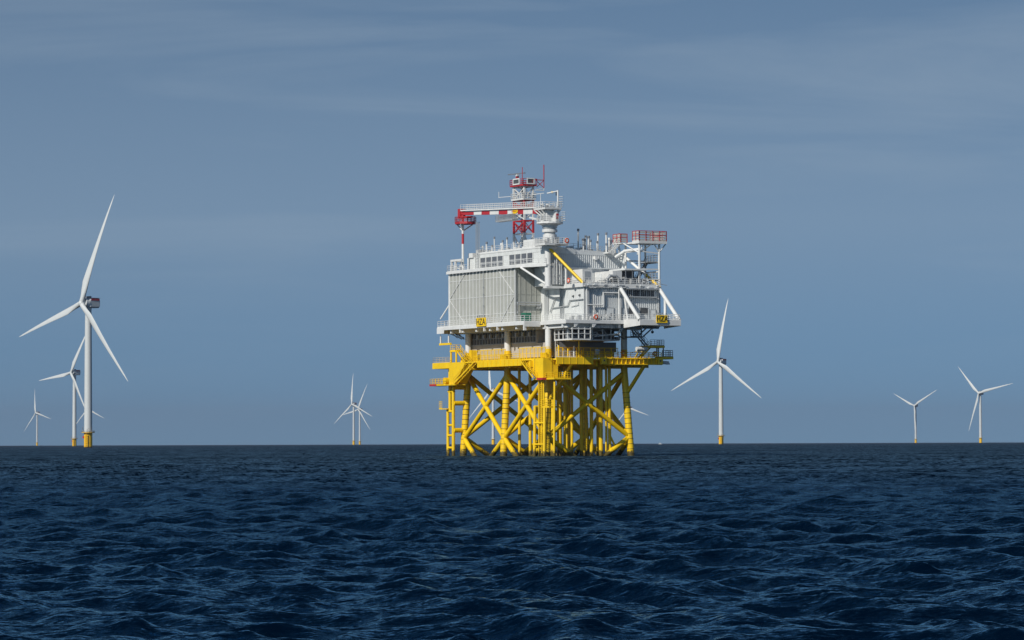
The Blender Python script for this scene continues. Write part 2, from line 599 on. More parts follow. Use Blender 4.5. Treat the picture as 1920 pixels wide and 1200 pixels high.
def turbine_parts():
    """all parts of one turbine about its own base, the rotor facing -y"""
    P = {}
    mb = MB()
    mb.tube((0, 0, -6), (0, 0, 13.2), 3.65, n=32)
    P['transition_piece'] = (mb, PATINA, None)
    mb = MB()
    for sx in (-1, 1):
        mb.tube((sx * 0.9 + 2.4, -4.0, -4), (sx * 0.9 + 2.4, -4.0, 12), 0.38, n=8)
    for k in range(7):
        mb.tube((1.5, -4.0, 1.2 + k * 1.6), (3.3, -4.0, 1.2 + k * 1.6), 0.16, n=5)
        mb.tube((2.4, -4.0, 1.2 + k * 1.6), (2.0, -2.8, 1.2 + k * 1.6), 0.2, n=5)
    P['boat_landing'] = (mb, PATINA, 'transition_piece')
    mb = MB()
    mb.box((-3.3, -3.72, 8.4), (-1.2, -3.0, 10.2))
    P['number_plate'] = (mb, RED, 'transition_piece')
    mb = MB()
    mb.lathe((0, 0), [(3.4, 12.9), (5.6, 13.2), (5.9, 13.25), (5.9, 13.6), (3.4, 13.62)], 24)
    P['platform'] = (mb, PATINA, None)
    mb = MB()
    ring = [(5.8 * math.cos(2 * math.pi * i / 16), 5.8 * math.sin(2 * math.pi * i / 16), 13.6) for i in range(16)]
    mb.rail(ring, 1.3, 3.0, 0.1, 3, closed=True)
    P['railing'] = (mb, GRATE, 'platform')
    mb = MB()
    mb.tube((-5, -2, 13.6), (-5, -2, 15.6), 0.35, n=6)
    mb.tube((-5, -2, 15.5), (-2.4, -4.4, 18.2), 0.25, n=6)
    P['davit'] = (mb, STEEL, 'platform')
    mb = MB()
    mb.tube((3.6, -4, 13.6), (3.6, -4, 16.2), 0.3, n=6)
    mb.tube((3.6, -4, 16), (5.6, -3.0, 17.4), 0.22, n=6)
    P['mooring_arm'] = (mb, STEEL, 'platform')
    mb = MB()
    prof = [(3.55, 13.6), (3.55, 17), (3.4, 45), (3.2, 80), (2.95, 110), (2.75, 121.5)]
    mb.lathe((0, 0), prof, 32)
    mb.s = [len(f) == 4 for f in mb.f]
    P['tower'] = (mb, TURB, None)
    # nacelle: yaw collar, big drum generator and rear housing with rounded edges
    mb = MB()
    mb.tube((0, 0, 121), (0, 0, 123.6), 2.9, n=24)
    sec = []
    for yy, sx, z0, z1 in ((-1.2, 3.7, 123.4, 131.2), (-0.8, 4.1, 123.0, 131.6), (9.3, 4.0, 123.2, 131.5), (10.2, 3.4, 124.1, 130.8)):
        c = 1.1
        sec.append([(-sx + c, yy, z0), (sx - c, yy, z0), (sx, yy, z0 + c), (sx, yy, z1 - c), (sx - c, yy, z1), (-sx + c, yy, z1), (-sx, yy, z1 - c), (-sx, yy, z0 + c)])
    vs = [p for s_ in sec for p in s_]
    fs = [(k * 8 + i, k * 8 + (i + 1) % 8, (k + 1) * 8 + (i + 1) % 8, (k + 1) * 8 + i) for k in range(3) for i in range(8)]
    fs = [tuple(reversed(f)) for f in fs] + [tuple(range(8)), tuple(reversed(range(24, 32)))]
    mb.add(vs, [tuple(reversed(f)) for f in fs])
    P['nacelle'] = (mb, TURB, None)
    mb = MB()
    mb.tube((0, -5.0, HUBH + 0.5), (0, -1.15, HUBH + 0.1), 4.25, 4.35, n=28)
    P['generator'] = (mb, TURB, 'nacelle')
    mb = MB()
    mb.box((-3.9, 1.2, 131.62), (3.9, 10.0, 132.0))
    for sx in (-1, 1):
        mb.box((sx * 4.12, 0.2, 129.6), (sx * 4.2, 9.2, 131.2))
    P['red_stripe'] = (mb, RED, 'nacelle')
    mb = MB()
    mb.box((-3.4, -1.0, 131.2), (3.4, 0.9, 133.4))
    P['cooler'] = (mb, DUCT, 'nacelle')
    mb = MB()
    hub_c = Vector((0, -7.6, HUBH))
    mb.ball((0, 0, 0), 2.9, 18, 10, 1.0)
    mb.tube((0, 2.6, 0.0), (0, 1.2, 0), 2.5, n=18)
    P['hub'] = (mb, TURB, None)
    return P, hub_c


TP, HUBC = turbine_parts()
TMESH = {}
for nm, (mb, mat, par) in TP.items():
    me = mb.mesh(nm)
    me.materials.append(mat)
    TMESH[nm] = me
BM = blade_mesh()
BM.materials.append(TURB)


def turbine(base_px, dist, spin, yaw, label, small):
    """base_px: sideways angle in thousandths of a radian; spin: blade angles in the rotor plane"""
    e = bpy.data.objects.new('wind_turbine', None)
    COL.objects.link(e)
    e.location = (dist * base_px / 1000.0, dist, 0)
    e.rotation_euler = (0, 0, R(yaw))
    e['label'] = label
    e['category'] = 'wind turbine'
    e['group'] = 'wind turbines of the offshore wind farm'
    made = {}
    skip = () if not small else (('number_plate', 'boat_landing', 'davit', 'mooring_arm', 'railing'))
    for nm, (mb, mat, par) in TP.items():
        if nm in skip:
            continue
        o = bpy.data.objects.new(nm, TMESH[nm])
        COL.objects.link(o)
        o.parent = made[par] if par else e
        made[nm] = o
        if nm == 'hub':
            o.location = HUBC
    for k in range(3):
        o = bpy.data.objects.new('blade', BM)
        COL.objects.link(o)
        o.parent = e
        M = Matrix.Translation(HUBC) @ Matrix.Rotation(-TILT, 4, 'X') @ Matrix.Rotation(R(90 - spin - 120 * k), 4, 'Y')
        o.matrix_local = M
    return e


turbine(-126.2, 2958, 75.5, -46, 'nearest and tallest white turbine, yellow base with platform, at far left', False)
turbine(-130.3, 5800, 66.5, -46, 'mid-distance turbine close left of the nearest tower, its upper blade passing behind that tower', False)
turbine(-141.4, 13000, 106, -45, 'tiny far turbine at the extreme left, one blade pointing straight up', True)
turbine(-126.0, 11670, 101, -45, 'far turbine mostly hidden behind the tall nearest tower, only two blade tips showing', True)
turbine(-47.2, 10500, 97, -44, 'taller of the two overlapping turbines between the left group and the platform', True)
turbine(-45.4, 12100, 72, -44, 'shorter of the two overlapping turbines between the left group and the platform', True)
turbine(-5.7, 7875, 103, -44, 'distant turbine seen through the yellow jacket beside its middle front leg', True)
turbine(62.1, 5172, 85.5, -39, 'large lone turbine right of the platform with yellow base', False)
turbine(34.9, 11900, 104.5, -44, 'far turbine behind the right jacket leg, one blade sticking out to the right', True)
turbine(120.0, 11450, 33.5, -38, 'small turbine right of the lone one, two blades raised in a V', True)
turbine(139.3, 8580, 14.5, -40, 'rightmost turbine near the right edge, one blade pointing at lower left', True)

# ---------------------------------------------------------------- small boat on the horizon
bt = bpy.data.objects.new('motor_boat', None)
COL.objects.link(bt)
bt.location = (44.0 * 7.0, 7000, 0.1)
bt.rotation_euler = (0, 0, R(25))
bt['label'] = 'tiny white boat on the horizon just right of the platform'
bt['category'] = 'boat'
MB().prism([(-4, -1.1, 0), (3, -1.1, 0), (4.6, 0, 0), (3, 1.1, 0), (-4, 1.1, 0)], (0, 0, 1.3)).build('hull', WHITE, bt)
MB().box((-2, -0.9, 1.3), (1, 0.9, 3.0)).build('cabin', WHITE, bt)

# ---------------------------------------------------------------- yellow jacket with its cable deck
JK = thing('jacket_foundation', 'yellow tubular steel jacket with X braces standing in the sea under the white platform', 'platform jacket', 0, 0, 0)
LEGS = {}
ZT = 17.2
for (i, v0, u0, bv, bu) in ((0, 0, 32, -.95, .5), (1, 0, 16, -.95, 0), (2, 0, 0, -.95, -.9), (3, 16.5, 32, .9, .5), (4, 16.5, 16, .9, 0), (5, 16.5, 0, .9, -.9)):
    def at(z, v0=v0, u0=u0, bv=bv, bu=bu):
        k = (ZT - 1.0 - z) / (ZT - 1.0)
        k = max(k, 0) if z > 16 else k
        return Vector((v0 + bv * k, u0 + bu * k, z))
    LEGS[i] = at
    mb = MB()
    mb.tube(at(-9), at(16), 0.70, 0.66, n=22)
    mb.tube(at(16), at(18.2), 0.66, n=22)
    lg = mb.build('leg', YELLOW, JK)
    bd = MB()
    for k in range(13):
        z = 0.3 + k * 0.97
        bd.tube(at(z), at(z + 0.07), 0.715, n=22, caps=True)
    bd.build('level_bands', BLACK, lg, kind='stuff')


def brace(p, q, r=0.45):
    return MB().tube(p, q, r, n=16).build('brace', YELLOW, JK)


def xbay(a, b, ztop=15.6, zlow=3.4, zend=-8.5, r=0.45):
    A, B = LEGS[a], LEGS[b]
    brace(A(ztop), B(zlow), r); brace(B(ztop), A(zlow), r)
    brace(A(zlow), B(zend), r + 0.03); brace(B(zlow), A(zend), r + 0.03)


xbay(0, 1); xbay(1, 2); xbay(3, 4); xbay(4, 5)
xbay(2, 5, 15.8, 3.6); xbay(0, 3, 15.8, 3.6); xbay(1, 4, 15.8, 3.6)
for a in LEGS:
    brace(LEGS[a](9.2), LEGS[a](9.25), 0.74)
brace(LEGS[5](12.0) + Vector((0.2, -0.2, 0)), (18.9, -3.6, 17.2), 0.36)      # knee under the right end of the deck
brace(LEGS[2](10.5) + Vector((0.0, -0.5, 0)), (2.6, -4.4, 17.3), 0.34)

# cable tubes hanging inside the jacket
for v0, u0, r in ((3.0, 3.6, .36), (4.6, 4.0, .38), (3.8, 0.6, .2), (6.6, 5.6, .17), (7.4, 5.2, .19), (7.2, 3.8, .2), (8.8, 3.0, .26), (9.8, 2.9, .2),
                  (10.2, 1.6, .26), (12.6, 3.4, .2), (11.5, 0.3, .3), (12.4, -0.2, .18), (13.0, -0.4, .24), (1.8, 14.6, .22), (2.6, 11.8, .24), (9.0, 9.0, .2),
                  (13.6, 7.5, .22), (5.2, 8.5, .22)):
    MB().tube((v0, u0, -4), (v0, u0, 17.3), r * 1.3, n=12).build('cable_tube', YELLOW, JK)
for v0, u0 in ((12.4, -0.2), (10.2, 1.6)):
    MB().path([(v0, u0, 8.4), (v0 + 1.2, u0, 8.4), (v0 + 1.2, u0, 6)], 0.16).build('tube_clamp', YELLOW, JK)
MB().path([(13.0, -0.4, 4.0), (14.4, -0.6, 1.2)], 0.2).build('tube_strut', YELLOW, JK)

# cable deck
DZ = 18.2
dk = MB()
dk.prism([(-4.3, 39.0, DZ - .25), (-4.3, 2.2, DZ - .25), (-1.0, -4.85, DZ - .25), (6.8, -4.85, DZ - .25), (6.8, -4.75, DZ - .25), (22.0, -4.75, DZ - .25), (22.3, 35, DZ - .25), (0, 39.0, DZ - .25)], (0, 0, .25))
dk.build('deck_plate', YELLOW, JK)
MB().box((-4.34, 31.6, 17.1), (-4.1, 39.0, DZ + .05)).build('fascia_beam', YELLOW, JK)
MB().box((-4.38, 2.6, 17.0), (-4.14, 20.2, DZ + .05)).build('fascia_beam', YELLOW, JK)
MB().box((-4.1, 38.76, 17.1), (0, 39.0, DZ + .04)).build('fascia_beam', YELLOW, JK)
for k in range(10):
    MB().box((-4.46, 4.0 + k * 1.7, 17.05), (-4.385, 4.08 + k * 1.7, DZ)).build('stiffener', YELLOW, JK)
MB().box((-1.1, -5.1, 17.15), (6.8, -4.86, DZ + .25)).build('fascia_beam', YELLOW, JK)
for k in range(5):
    MB().box((0.2 + k * 1.5, -5.16, 17.2), (.28 + k * 1.5, -5.105, DZ + .2)).build('stiffener', YELLOW, JK)
g = MB()
g.box((8.4, -5.3, 18.2), (21.8, -4.7, 18.35)); g.box((8.4, -5.3, 17.15), (21.8, -4.7, 17.3)); g.box((8.4, -4.96, 17.3), (21.8, -4.86, 18.2))
gd = g.build('deck_girder', YELLOW, JK)
for k in range(12):
    MB().box((10.0 + k * .96, -5.28, 17.302), (10.1 + k * .96, -4.965, 18.198)).build('stiffener', YELLOW, JK)
for a in (8.45, 20.75):
    c = MB().box((a, -5.42, 17.25), (a + 1.1, -4.965, 18.5)).build('end_plate', YELLOW, JK)
    MB().tube((a + .55, -5.44, 17.9), (a + .55, -5.40, 17.9), .18, n=12).build('padeye', DARK, c)
for vv in (0.0, 4.1, 8.2, 12.3, 16.5):
    MB().box((vv - .2, -4.0, 16.9), (vv + .2, 38.6, DZ - .252)).build('deck_beam', YELLOW, JK)
for uu in (0.0, 8.0, 16.0, 24.0, 32.0):
    MB().box((-4.0, uu - .2, 16.7), (21.8, uu + .2, 17.85)).build('deck_beam', YELLOW, JK)
# hopper-shaped box hung under the deck at the left leg, and the one at the corner
MB().prism([(-4.5, 31.6, DZ), (-4.5, 25.2, DZ), (-4.5, 25.2, 17.6), (-4.5, 29.3, 14.0), (-4.5, 31.6, 14.0)], (2.6, 0, 0)).build('cable_box', YELLOW, JK)
MB().prism([(-3.4, 2.5, DZ + .1), (-3.4, -4.1, DZ + .1), (-3.4, -4.1, 14.5), (-3.4, -1.2, 14.5), (-3.4, 2.5, 17.2)], (1.9, 0, 0)).build('cable_box', YELLOW, JK)
MB().box((-3.0, -4.0, 14.6), (-.2, -3.86, 18.0)).build('cover_plate', YELLOW, JK)
MB().box((-3.43, -.9, 14.5), (-3.405, -.82, 18.2)).build('seam', DARK, JK)
# stairs under the deck
stair(JK, (-4.9, 29.0, 14.0), (-4.9, 20.7, 18.0), 0.8, YELLOW, (1, 0, 0))
stair(JK, (-4.4, -2.0, 14.6), (-4.4, 3.0, 18.0), 0.8, YELLOW, (1, 0, 0))
# small landings
lp = MB().box((-4.9, 28.5, 13.75), (-2.5, 38.8, 13.95)).build('landing', YELLOW, JK)
MB().box((-5.0, 36.2, 13.7), (-2.6, 39.0, 14.1)).build('red_edge', RED, lp)
MB().rail([(-2.6, 38.9, 14), (-4.9, 38.9, 14), (-4.9, 33, 14)], 1.1, 1.3).build('railing', YELLOW, lp)
MB().tube((-4.2, 34.2, 14.6), (-3.0, 34.2, 14.6), .75, n=14).build('hose_reel', YELLOW, lp)
lp = MB().box((-3.0, -7.6, 14.25), (0.6, -3.9, 14.45)).box((-3.8, -4.1, 14.25), (-2.6, -1.0, 14.45)).build('landing', YELLOW, JK)
MB().box((-3.85, -4.6, 14.2), (-2.7, -2.4, 14.6)).build('red_edge', RED, lp)
MB().rail([(-3.0, -4.2, 14.45), (-3.0, -7.5, 14.45), (.5, -7.5, 14.45), (.5, -4.2, 14.45)], 1.1, 1.2).build('railing', YELLOW, lp)
# railings
MB().rail([(-4.2, 38.9, DZ), (-4.2, 32, DZ)], 1.1, 1.5).rail([(0, 38.9, DZ), (-4.2, 38.9, DZ)], 1.1, 1.5).build('railing', BEIGE, JK)
MB().rail([(-4.3, 20.2, DZ), (-4.3, 3.2, DZ)], 1.1, 1.5).build('railing', YELLOW, JK)
MB().rail([(-1.0, -4.95, DZ + .25), (3.2, -4.95, DZ + .25)], 1.1, 1.4).build('railing', WHITE, JK)
MB().rail([(3.2, -4.95, DZ + .25), (6.8, -4.95, DZ + .25)], 1.1, 1.3, r=.06).build('railing', YELLOW, JK)
MB().rail([(6.9, -4.9, DZ + .15), (21.8, -4.9, DZ + .15)], 1.15, 1.3, r=.055).build('railing', YELLOW, JK)
MB().rail([(22.1, -4.3, DZ + .2), (22.1, 2, DZ + .2)], 1.1, 1.5).build('railing', YELLOW, JK)
# yellow framed screens behind the deck edge
pan = MB()
for a in ((0, 0), (1.36, 0)):
    pan.box((-.04, a[0] - .05, 0), (.04, a[0] + .05, 2.2))
pan.box((-.035, .05, 2.08), (.035, 1.31, 2.2)).box((-.035, .05, 1.05), (.035, 1.31, 1.13)).box((-.035, .05, 0.05), (.035, 1.31, .13))
for k in range(4):
    pan.box((-.012, .3 + k * .25, .13), (.012, .33 + k * .25, 2.08))
first = None
for ua, n_ in ((12.4, 9), (-4.6, 8)):
    for k in range(n_):
        if ua + k * 1.46 > 16 - .9 and ua + k * 1.46 < 16 + .2 and False:
            continue
        if first is None:
            first = pan.build('screen_panel', YELLOW, JK)
            first.location = (-2.4, ua + k * 1.46, DZ)
        else:
            alike(first, JK, Vector((-2.4, ua + k * 1.46, DZ)) - first.location)
for k in range(9):
    c = alike(first, JK, Vector((0.8 + k * 1.5, -1.6, DZ)) - first.location)
    c.rotation_euler = (0, 0, R(-90))
# left stair head frame and equipment on the deck's left end
fr = MB()
for u_ in (33.2, 31.0):
    fr.tube((-3.2, u_, DZ), (-3.2, u_, 20.6), .2, n=8)
fr.box((-3.4, 30.8, 20.3), (-2.0, 33.4, 20.6))
hd = fr.build('stair_tower', YELLOW, JK)
MB().rail([(-3.3, 33.3, 20.6), (-3.3, 31.2, 20.6), (-2.1, 31.2, 20.6)], 1.1, 1.0).build('railing', YELLOW, hd)
stair(JK, (-3.2, 27.4, DZ), (-3.2, 31.0, 20.6), 0.9, YELLOW, (1, 0, 0))
MB().box((-1.5, 27.9, DZ), (-.4, 28.9, 20.6)).build('cabinet', YELLOW, JK)
for v_, u_, h_ in ((0.6, -2.9, 2.5), (2.3, -3.4, 1.9), (4.2, -4.2, 4.1), (5.0, -3.9, 1.7)):
    MB().tube((v_, u_, DZ), (v_, u_, DZ + h_), .15, n=8).build('bollard_post', YELLOW, JK)
MB().tube((3.3, -3.9, DZ), (3.3, -3.9, DZ + 2.4), .16, n=8).build('lamp_post', WHITE, JK)
MB().box((7.4, -4.86, 19.0), (8.3, -4.62, 20.0)).build('notice_board', STEEL, JK)
# right-hand extension platform
ex = MB().box((22.4, -4.2, 18.3), (24.9, -1.5, 18.75)).build('side_platform', YELLOW, JK)
MB().rail([(22.5, -4.1, 18.75), (24.8, -4.1, 18.75), (24.8, -1.6, 18.75)], 1.2, .8, r=.06).build('railing', GRATE, ex)
MB().prism([(22.9, -4.0, 17.4), (24.3, -4.0, 17.3), (24.0, -4.0, 17.9), (22.5, -4.0, 18.0)], (0, 1.2, 0)).build('floodlight_box', WHITE, ex)


# boat landings
def landing_tubes(t, tubes, rungs, struts):
    for p, q, r in tubes:
        MB().tube(p, q, r, n=12).build('fender_tube', YELLOW, t)
    for p, q, r in rungs:
        MB().tube(p, q, r, n=8).build('rung', YELLOW, t)
    for p, q, r in struts:
        MB().tube(p, q, r, n=12).build('strut', YELLOW, t)


BL = thing('boat_landing', 'yellow boat landing of two fender tubes with rungs beside the outer left jacket leg', 'boat landing', -3.2, 33, 0, 'boat landings on the jacket')
landing_tubes(BL, [((-3.2, 34.6, -3), (-3.2, 34.6, 9.3), .30), ((-3.2, 32.3, -3), (-3.2, 32.3, 14.4), .33), ((-3.2, 33.7, 8.6), (-3.2, 33.7, 17.2), .32)],
              [((-3.2, 34.4, z), (-3.2, 32.4, z), .24) for z in (1.6, 4.0, 6.0, 8.7)] + [((-3.2, 34.2, 12.6), (-3.2, 32.0, 12.6), .3)],
              [((-3.2, 32.2, z), LEGS[0](z), r) for z, r in ((13.4, .46), (10.3, .46), (5.0, .46))])
pl = MB().box((-4.0, 33.6, 9.1), (-2.4, 36.8, 9.3)).build('landing', YELLOW, BL)
MB().rail([(-4.0, 36.7, 9.3), (-4.0, 35.6, 9.3)], 1.4, .5).build('railing', YELLOW, pl)
BL2 = thing('boat_landing', 'yellow boat landing with long ladder in front of the near corner jacket leg', 'boat landing', -3, -1.5, 0, 'boat landings on the jacket')
landing_tubes(BL2, [((-3.4, -.5, -3), (-3.2, -.5, 9.4), .30), ((-3.4, -4.3, -3), (-3.2, -4.2, 9.3), .30), ((-2.6, -6.6, -3), (-2.4, -6.6, 13.8), .2), ((-2.9, -1.9, -3), (-2.9, -1.9, 17.2), .17), ((-2.9, -3.3, -3), (-2.9, -3.3, 17.2), .17)],
              [((-3.3, -.5, z), (-3.3, -4.3, z), .2) for z in (2.2, 6.2)], [((-3.3, -.6, 9.2), LEGS[2](9.2), .3), ((-3.3, -4.2, 4.5), LEGS[2](4.5), .3), ((-3.3, -.6, 1.8), LEGS[2](1.8), .3)])
ld = MB()
for k in range(46):
    ld.tube((-2.95, -1.95, -1 + k * .4), (-2.95, -3.25, -1 + k * .4), .055, n=5)
ld.tube((-3.25, -2.0, 0), (-3.25, -2.0, 17), .1, n=6).tube((-3.25, -3.2, 0), (-3.25, -3.2, 17), .1, n=6)
ld.build('ladder_rungs', YELLOW, BL2, kind='stuff')
rp_ = MB().box((-3.3, -6.2, 9.0), (-1.7, -3.4, 9.2)).build('landing', YELLOW, BL2)
MB().rail([(-3.3, -3.4, 9.2), (-3.3, -6.2, 9.2), (-1.7, -6.2, 9.2)], 1.3, .7, r=.06).build('railing', YELLOW, rp_)

# ---------------------------------------------------------------- white topside
TS = thing('substation_topside', 'large white and grey offshore substation building standing on the yellow jacket', 'substation', 0, 0, DZ)
# columns
for v0, u0 in ((0, 32), (0, 16), (0, 0), (16.5, 32), (16.5, 16), (16.5, 0)):
    c = MB().tube((v0, u0, 20.15), (v0, u0, 24.3), .6, n=24).build('column', WHITE, TS)
    b = MB().tube((v0, u0, DZ), (v0, u0, 20.148), .62, n=24)
    b.tube((v0, u0, 19.5), (v0, u0, 19.62), .72, n=24)
    b.build('column_foot', YELLOW, c)
for v0, u0 in ((0, 32), (0, 16), (0, 0)):
    MB().box((v0 - 1.3, u0 - .8, DZ), (v0 - .65, u0 + .8, 19.4)).build('foot_bracket', YELLOW, TS)
MB().tube((0, 0, 31.9), (0, 0, 39.2), .62, n=24).build('column', WHITE, TS)
MB().prism([(-.7, .7, 31.5), (-.7, -.7, 31.5), (3.7, -.5, 31.5), (3.7, .5, 31.5)], (0, 0, .4)).build('column_bracket', WHITE, TS)
MB().tube((16.4, -.1, 32.2), (16.4, -.1, 38.4), .5, n=20).build('column', GREYW, TS)
# lower body between the columns
lb = MB()
lb.box((.65, 1.5, 18.7), (15.2, 33.0, 21.4)); lb.box((.65, 5.5, 21.4), (15.2, 33.0, 23.9))
lb.build('under_body', BEIGE, TS)
louv = MB().box((-.03, 0, 0), (.03, .86, 2.1))
first = None
frame = MB()
for k in range(24):
    ua = 5.9 + k * 1.13
    if first is None:
        first = louv.build('louvre_pane', DARK, TS)
        first.location = Vector((.61, ua, 21.7))
    else:
        alike(first, TS, Vector((0, ua, 0)) - Vector((0, 5.9, 0)))
    frame.box((.51, ua - .2, 21.5), (.649, ua - .07, 23.88))
frame.box((.53, 5.7, 22.65), (.59, 32.9, 22.75)).box((.51, 5.7, 21.45), (.649, 32.9, 21.62))
frame.build('louvre_frame', STEEL, TS)
for k in range(9):                       # small duct outlets above the louvres
    MB().box((.1, 7.5 + k * 2.6, 22.8), (.5, 8.1 + k * 2.6, 23.5)).build('duct_outlet', STEEL, TS)
# main deck: outline, girders, brackets
MD = 25.25
outl = [(-4.3, 36.9), (-4.3, 1.5), (-.8, 1.5), (-.8, -8.1), (11.7, -8.1), (11.7, -14.0), (20.5, -14.0), (20.5, 36.9)]
MB().prism([(v_, u_, MD - .28) for v_, u_ in outl], (0, 0, .28)).build('main_deck', WHITE, TS)
fas = lambda a, b, z0, z1: MB().box((a[0], a[1], z0), (b[0], b[1], z1)).build('deck_edge', WHITE, TS)
fas((-4.36, 1.5), (-4.302, 36.9), 24.62, MD + .02)
fas((-4.3, 1.44), (-.862, 1.498), 24.3, MD + .02)
fas((-.86, -8.1), (-.802, 1.44), 24.62, MD + .02)
fas((-.8, -8.16), (11.64, -8.102), 24.7, MD + .02)
MB().prism([(11.64, -8.1, 23.95), (11.64, -8.1, MD + .3), (11.64, -14.05, MD + .15), (11.64, -14.05, 24.25)], (.058, 0, 0)).build('deck_edge', WHITE, TS)
fas((11.7, -14.06), (20.5, -14.002), 24.3, MD + .03)
MB().prism([(20.5, -14.06, 24.25), (20.5, -14.06, MD + .3), (20.5, -8, MD + .3), (20.5, -8, 23.9)], (.06, 0, 0)).build('deck_edge', WHITE, TS)
MB().box((-4.42, 33.9, 23.95), (-4.362, 36.9, 25.05)).build('end_plate', WHITE, TS)
for vv in (0.0, 5.5, 11, 16.5):
    MB().box((vv - .25, -7.6, 23.9), (vv + .25, 36.4, MD - .282)).build('girder', GREYW, TS)
for uu in (-6.5, 0.0, 5.5, 11, 16.0, 21.5, 27, 32.0, 35.5):
    MB().box((-3.9 if uu > 1.2 else -.7, uu - .22, 23.92), (20.2, uu + .22, MD - .284)).build('girder', GREYW, TS)
for k in range(7):
    MB().box((12.4 + k * 1.3, -13.8, 24.3), (12.6 + k * 1.3, -8.2, MD - .284)).build('balcony_beam', GREYW, TS)
for uu in (27.5, 17.6, 12.3):
    MB().box((-4.3, uu - .2, 23.9), (-3.9, uu + .2, 24.61)).build('drop_bracket', WHITE, TS)
MB().prism([(-4.3, 1.6, 23.6), (-4.3, 2.0, 23.6), (-4.3, 2.0, 24.6), (-4.3, 1.6, 24.6)], (.5, 0, 0)).build('drop_bracket', WHITE, TS)
for vv in (1.0, 4.9):
    MB().prism([(vv, -8.1, 24.69), (vv + .9, -8.1, 24.69), (vv + .35, -8.1, 24.0), (vv + .1, -8.1, 24.0)], (0, .5, 0)).build('drop_bracket', WHITE, TS)

# big panelled enclosure on the left face
EN_V, U0, U1 = -2.75, 8.0, 34.4
EZ0, EZ1 = MD, 35.7
MB().box((EN_V + .06, U0 + .06, EZ0), (14.0, U1, EZ1)).build('enclosure_body', PANEL, TS)
rows = (25.3, 27.2, 30.65, 34.1, 35.68)
pitch = (U1 - U0) / 19
for ri in range(4):
    z0, z1 = rows[ri], rows[ri + 1]
    src = None
    for k in range(19):
        u_ = U0 + k * pitch
        if src is None:
            src = MB().box((EN_V, u_ + .12, z0 + .06), (EN_V + .058, u_ + pitch - .12, z1 - .06)).build('wall_panel', PANEL, TS)
        else:
            alike(src, TS, (0, k * pitch, 0))
    src = None
    for k in range(5):
        if src is None:
            src = MB().box((EN_V + .15, U0, z0 + .06), (EN_V + 1.1, U0 + .058, z1 - .06)).build('wall_panel', PANEL, TS)
        else:
            alike(src, TS, (k * 1.13, 0, 0))
rib = None
for k in range(20):
    if rib is None:
        rib = MB().box((EN_V - .1, U0 - .09, EZ0), (EN_V + .06, U0 + .09, EZ1)).build('frame_post', WHITE, TS)
    else:
        alike(rib, TS, (0, k * pitch, 0))
rib = None
for k in range(1, 7):
    if rib is None:
        rib = MB().box((EN_V + 1.08, U0 - .07, EZ0), (EN_V + 1.2, U0 + .06, EZ1)).build('frame_post', PANEL, TS)
    else:
        alike(rib, TS, ((k - 1) * 1.13, 0, 0))
MB().box((EN_V - .16, U0 - .2, EZ0), (EN_V + .16, U0 - .092, EZ1)).build('corner_post', WHITE, TS)
MB().box((EN_V - .16, U1 + .092, EZ0), (EN_V + .5, U1 + .4, EZ1)).build('corner_post', WHITE, TS)
for z in rows[1:4]:
    MB().box((EN_V - .07, U0 + .1, z - .05), (EN_V + .055, U1, z + .05)).build('frame_rail', WHITE, TS)
    MB().box((EN_V + .2, U0 - .05, z - .05), (3.6, U0 + .055, z + .05)).build('frame_rail', PANEL, TS)
for p, q in (((34.2, 30.9), (27.8, 35.6)), ((34.2, 30.4), (27.6, 25.4)), ((14.5, 35.6), (8.2, 30.9)), ((8.2, 30.2), (13.6, 25.4))):
    MB().bar((EN_V - .12, p[0], p[1]), (EN_V - .12, q[0], q[1]), .06, .14).build('diagonal_brace', WHITE, TS)
MB().tube((EN_V - .2, 20.2, EZ0), (EN_V - .2, 20.2, 35.6), .06, n=6).build('downpipe', STEEL, TS)
for z in (28.8, 31.0, 32.4):
    MB().box((EN_V - .3, 20.08, z), (EN_V - .14, 20.32, z + .2)).build('pipe_clip', STEEL, TS)
# ledge round the top of the enclosure
LG = [(-3.25, 35.0), (-3.25, 6.6), (-.7, -.6), (.4, -.6), (.4, 35.0)]
MB().prism([(v_, u_, 35.72) for v_, u_ in LG], (0, 0, .33)).build('ledge', WHITE, TS)
MB().bar((-3.28, 35.0, 35.86), (-3.28, 6.6, 35.86), .05, .5).build('ledge_edge', WHITE, TS)
MB().bar((-3.28, 6.58, 35.86), (-.72, -.62, 35.86), .05, .5).build('ledge_edge', WHITE, TS)
for k in range(19):
    MB().box((-3.2, 8.6 + k * 1.4, 35.42), (EN_V - .17, 8.72 + k * 1.4, 35.718)).build('ledge_bracket', WHITE, TS)
MB().rail([(-3.15, 34.8, 36.06), (-3.15, 29.6, 36.06)], 1.2, 1.2).rail([(1, 34.8, 36.06), (-3.15, 34.8, 36.06)], 1.2, 1.4).build('railing', WHITE, TS)
MB().rail([(-3.15, 29.4, 36.06), (-3.15, 6.6, 36.06), (-.7, -.4, 36.06)], 1.15, 1.7, r=.035).build('railing', WHITE, TS)
MB().tube((-2.9, 5.4, 35.6), (-.2, .5, 32.3), .22, n=10).build('knee_brace', WHITE, TS)
MB().prism([(0, 3.6, 35.7), (0, .5, 35.7), (0, .5, 33.2)], (.2, 0, 0)).build('gusset', WHITE, TS)
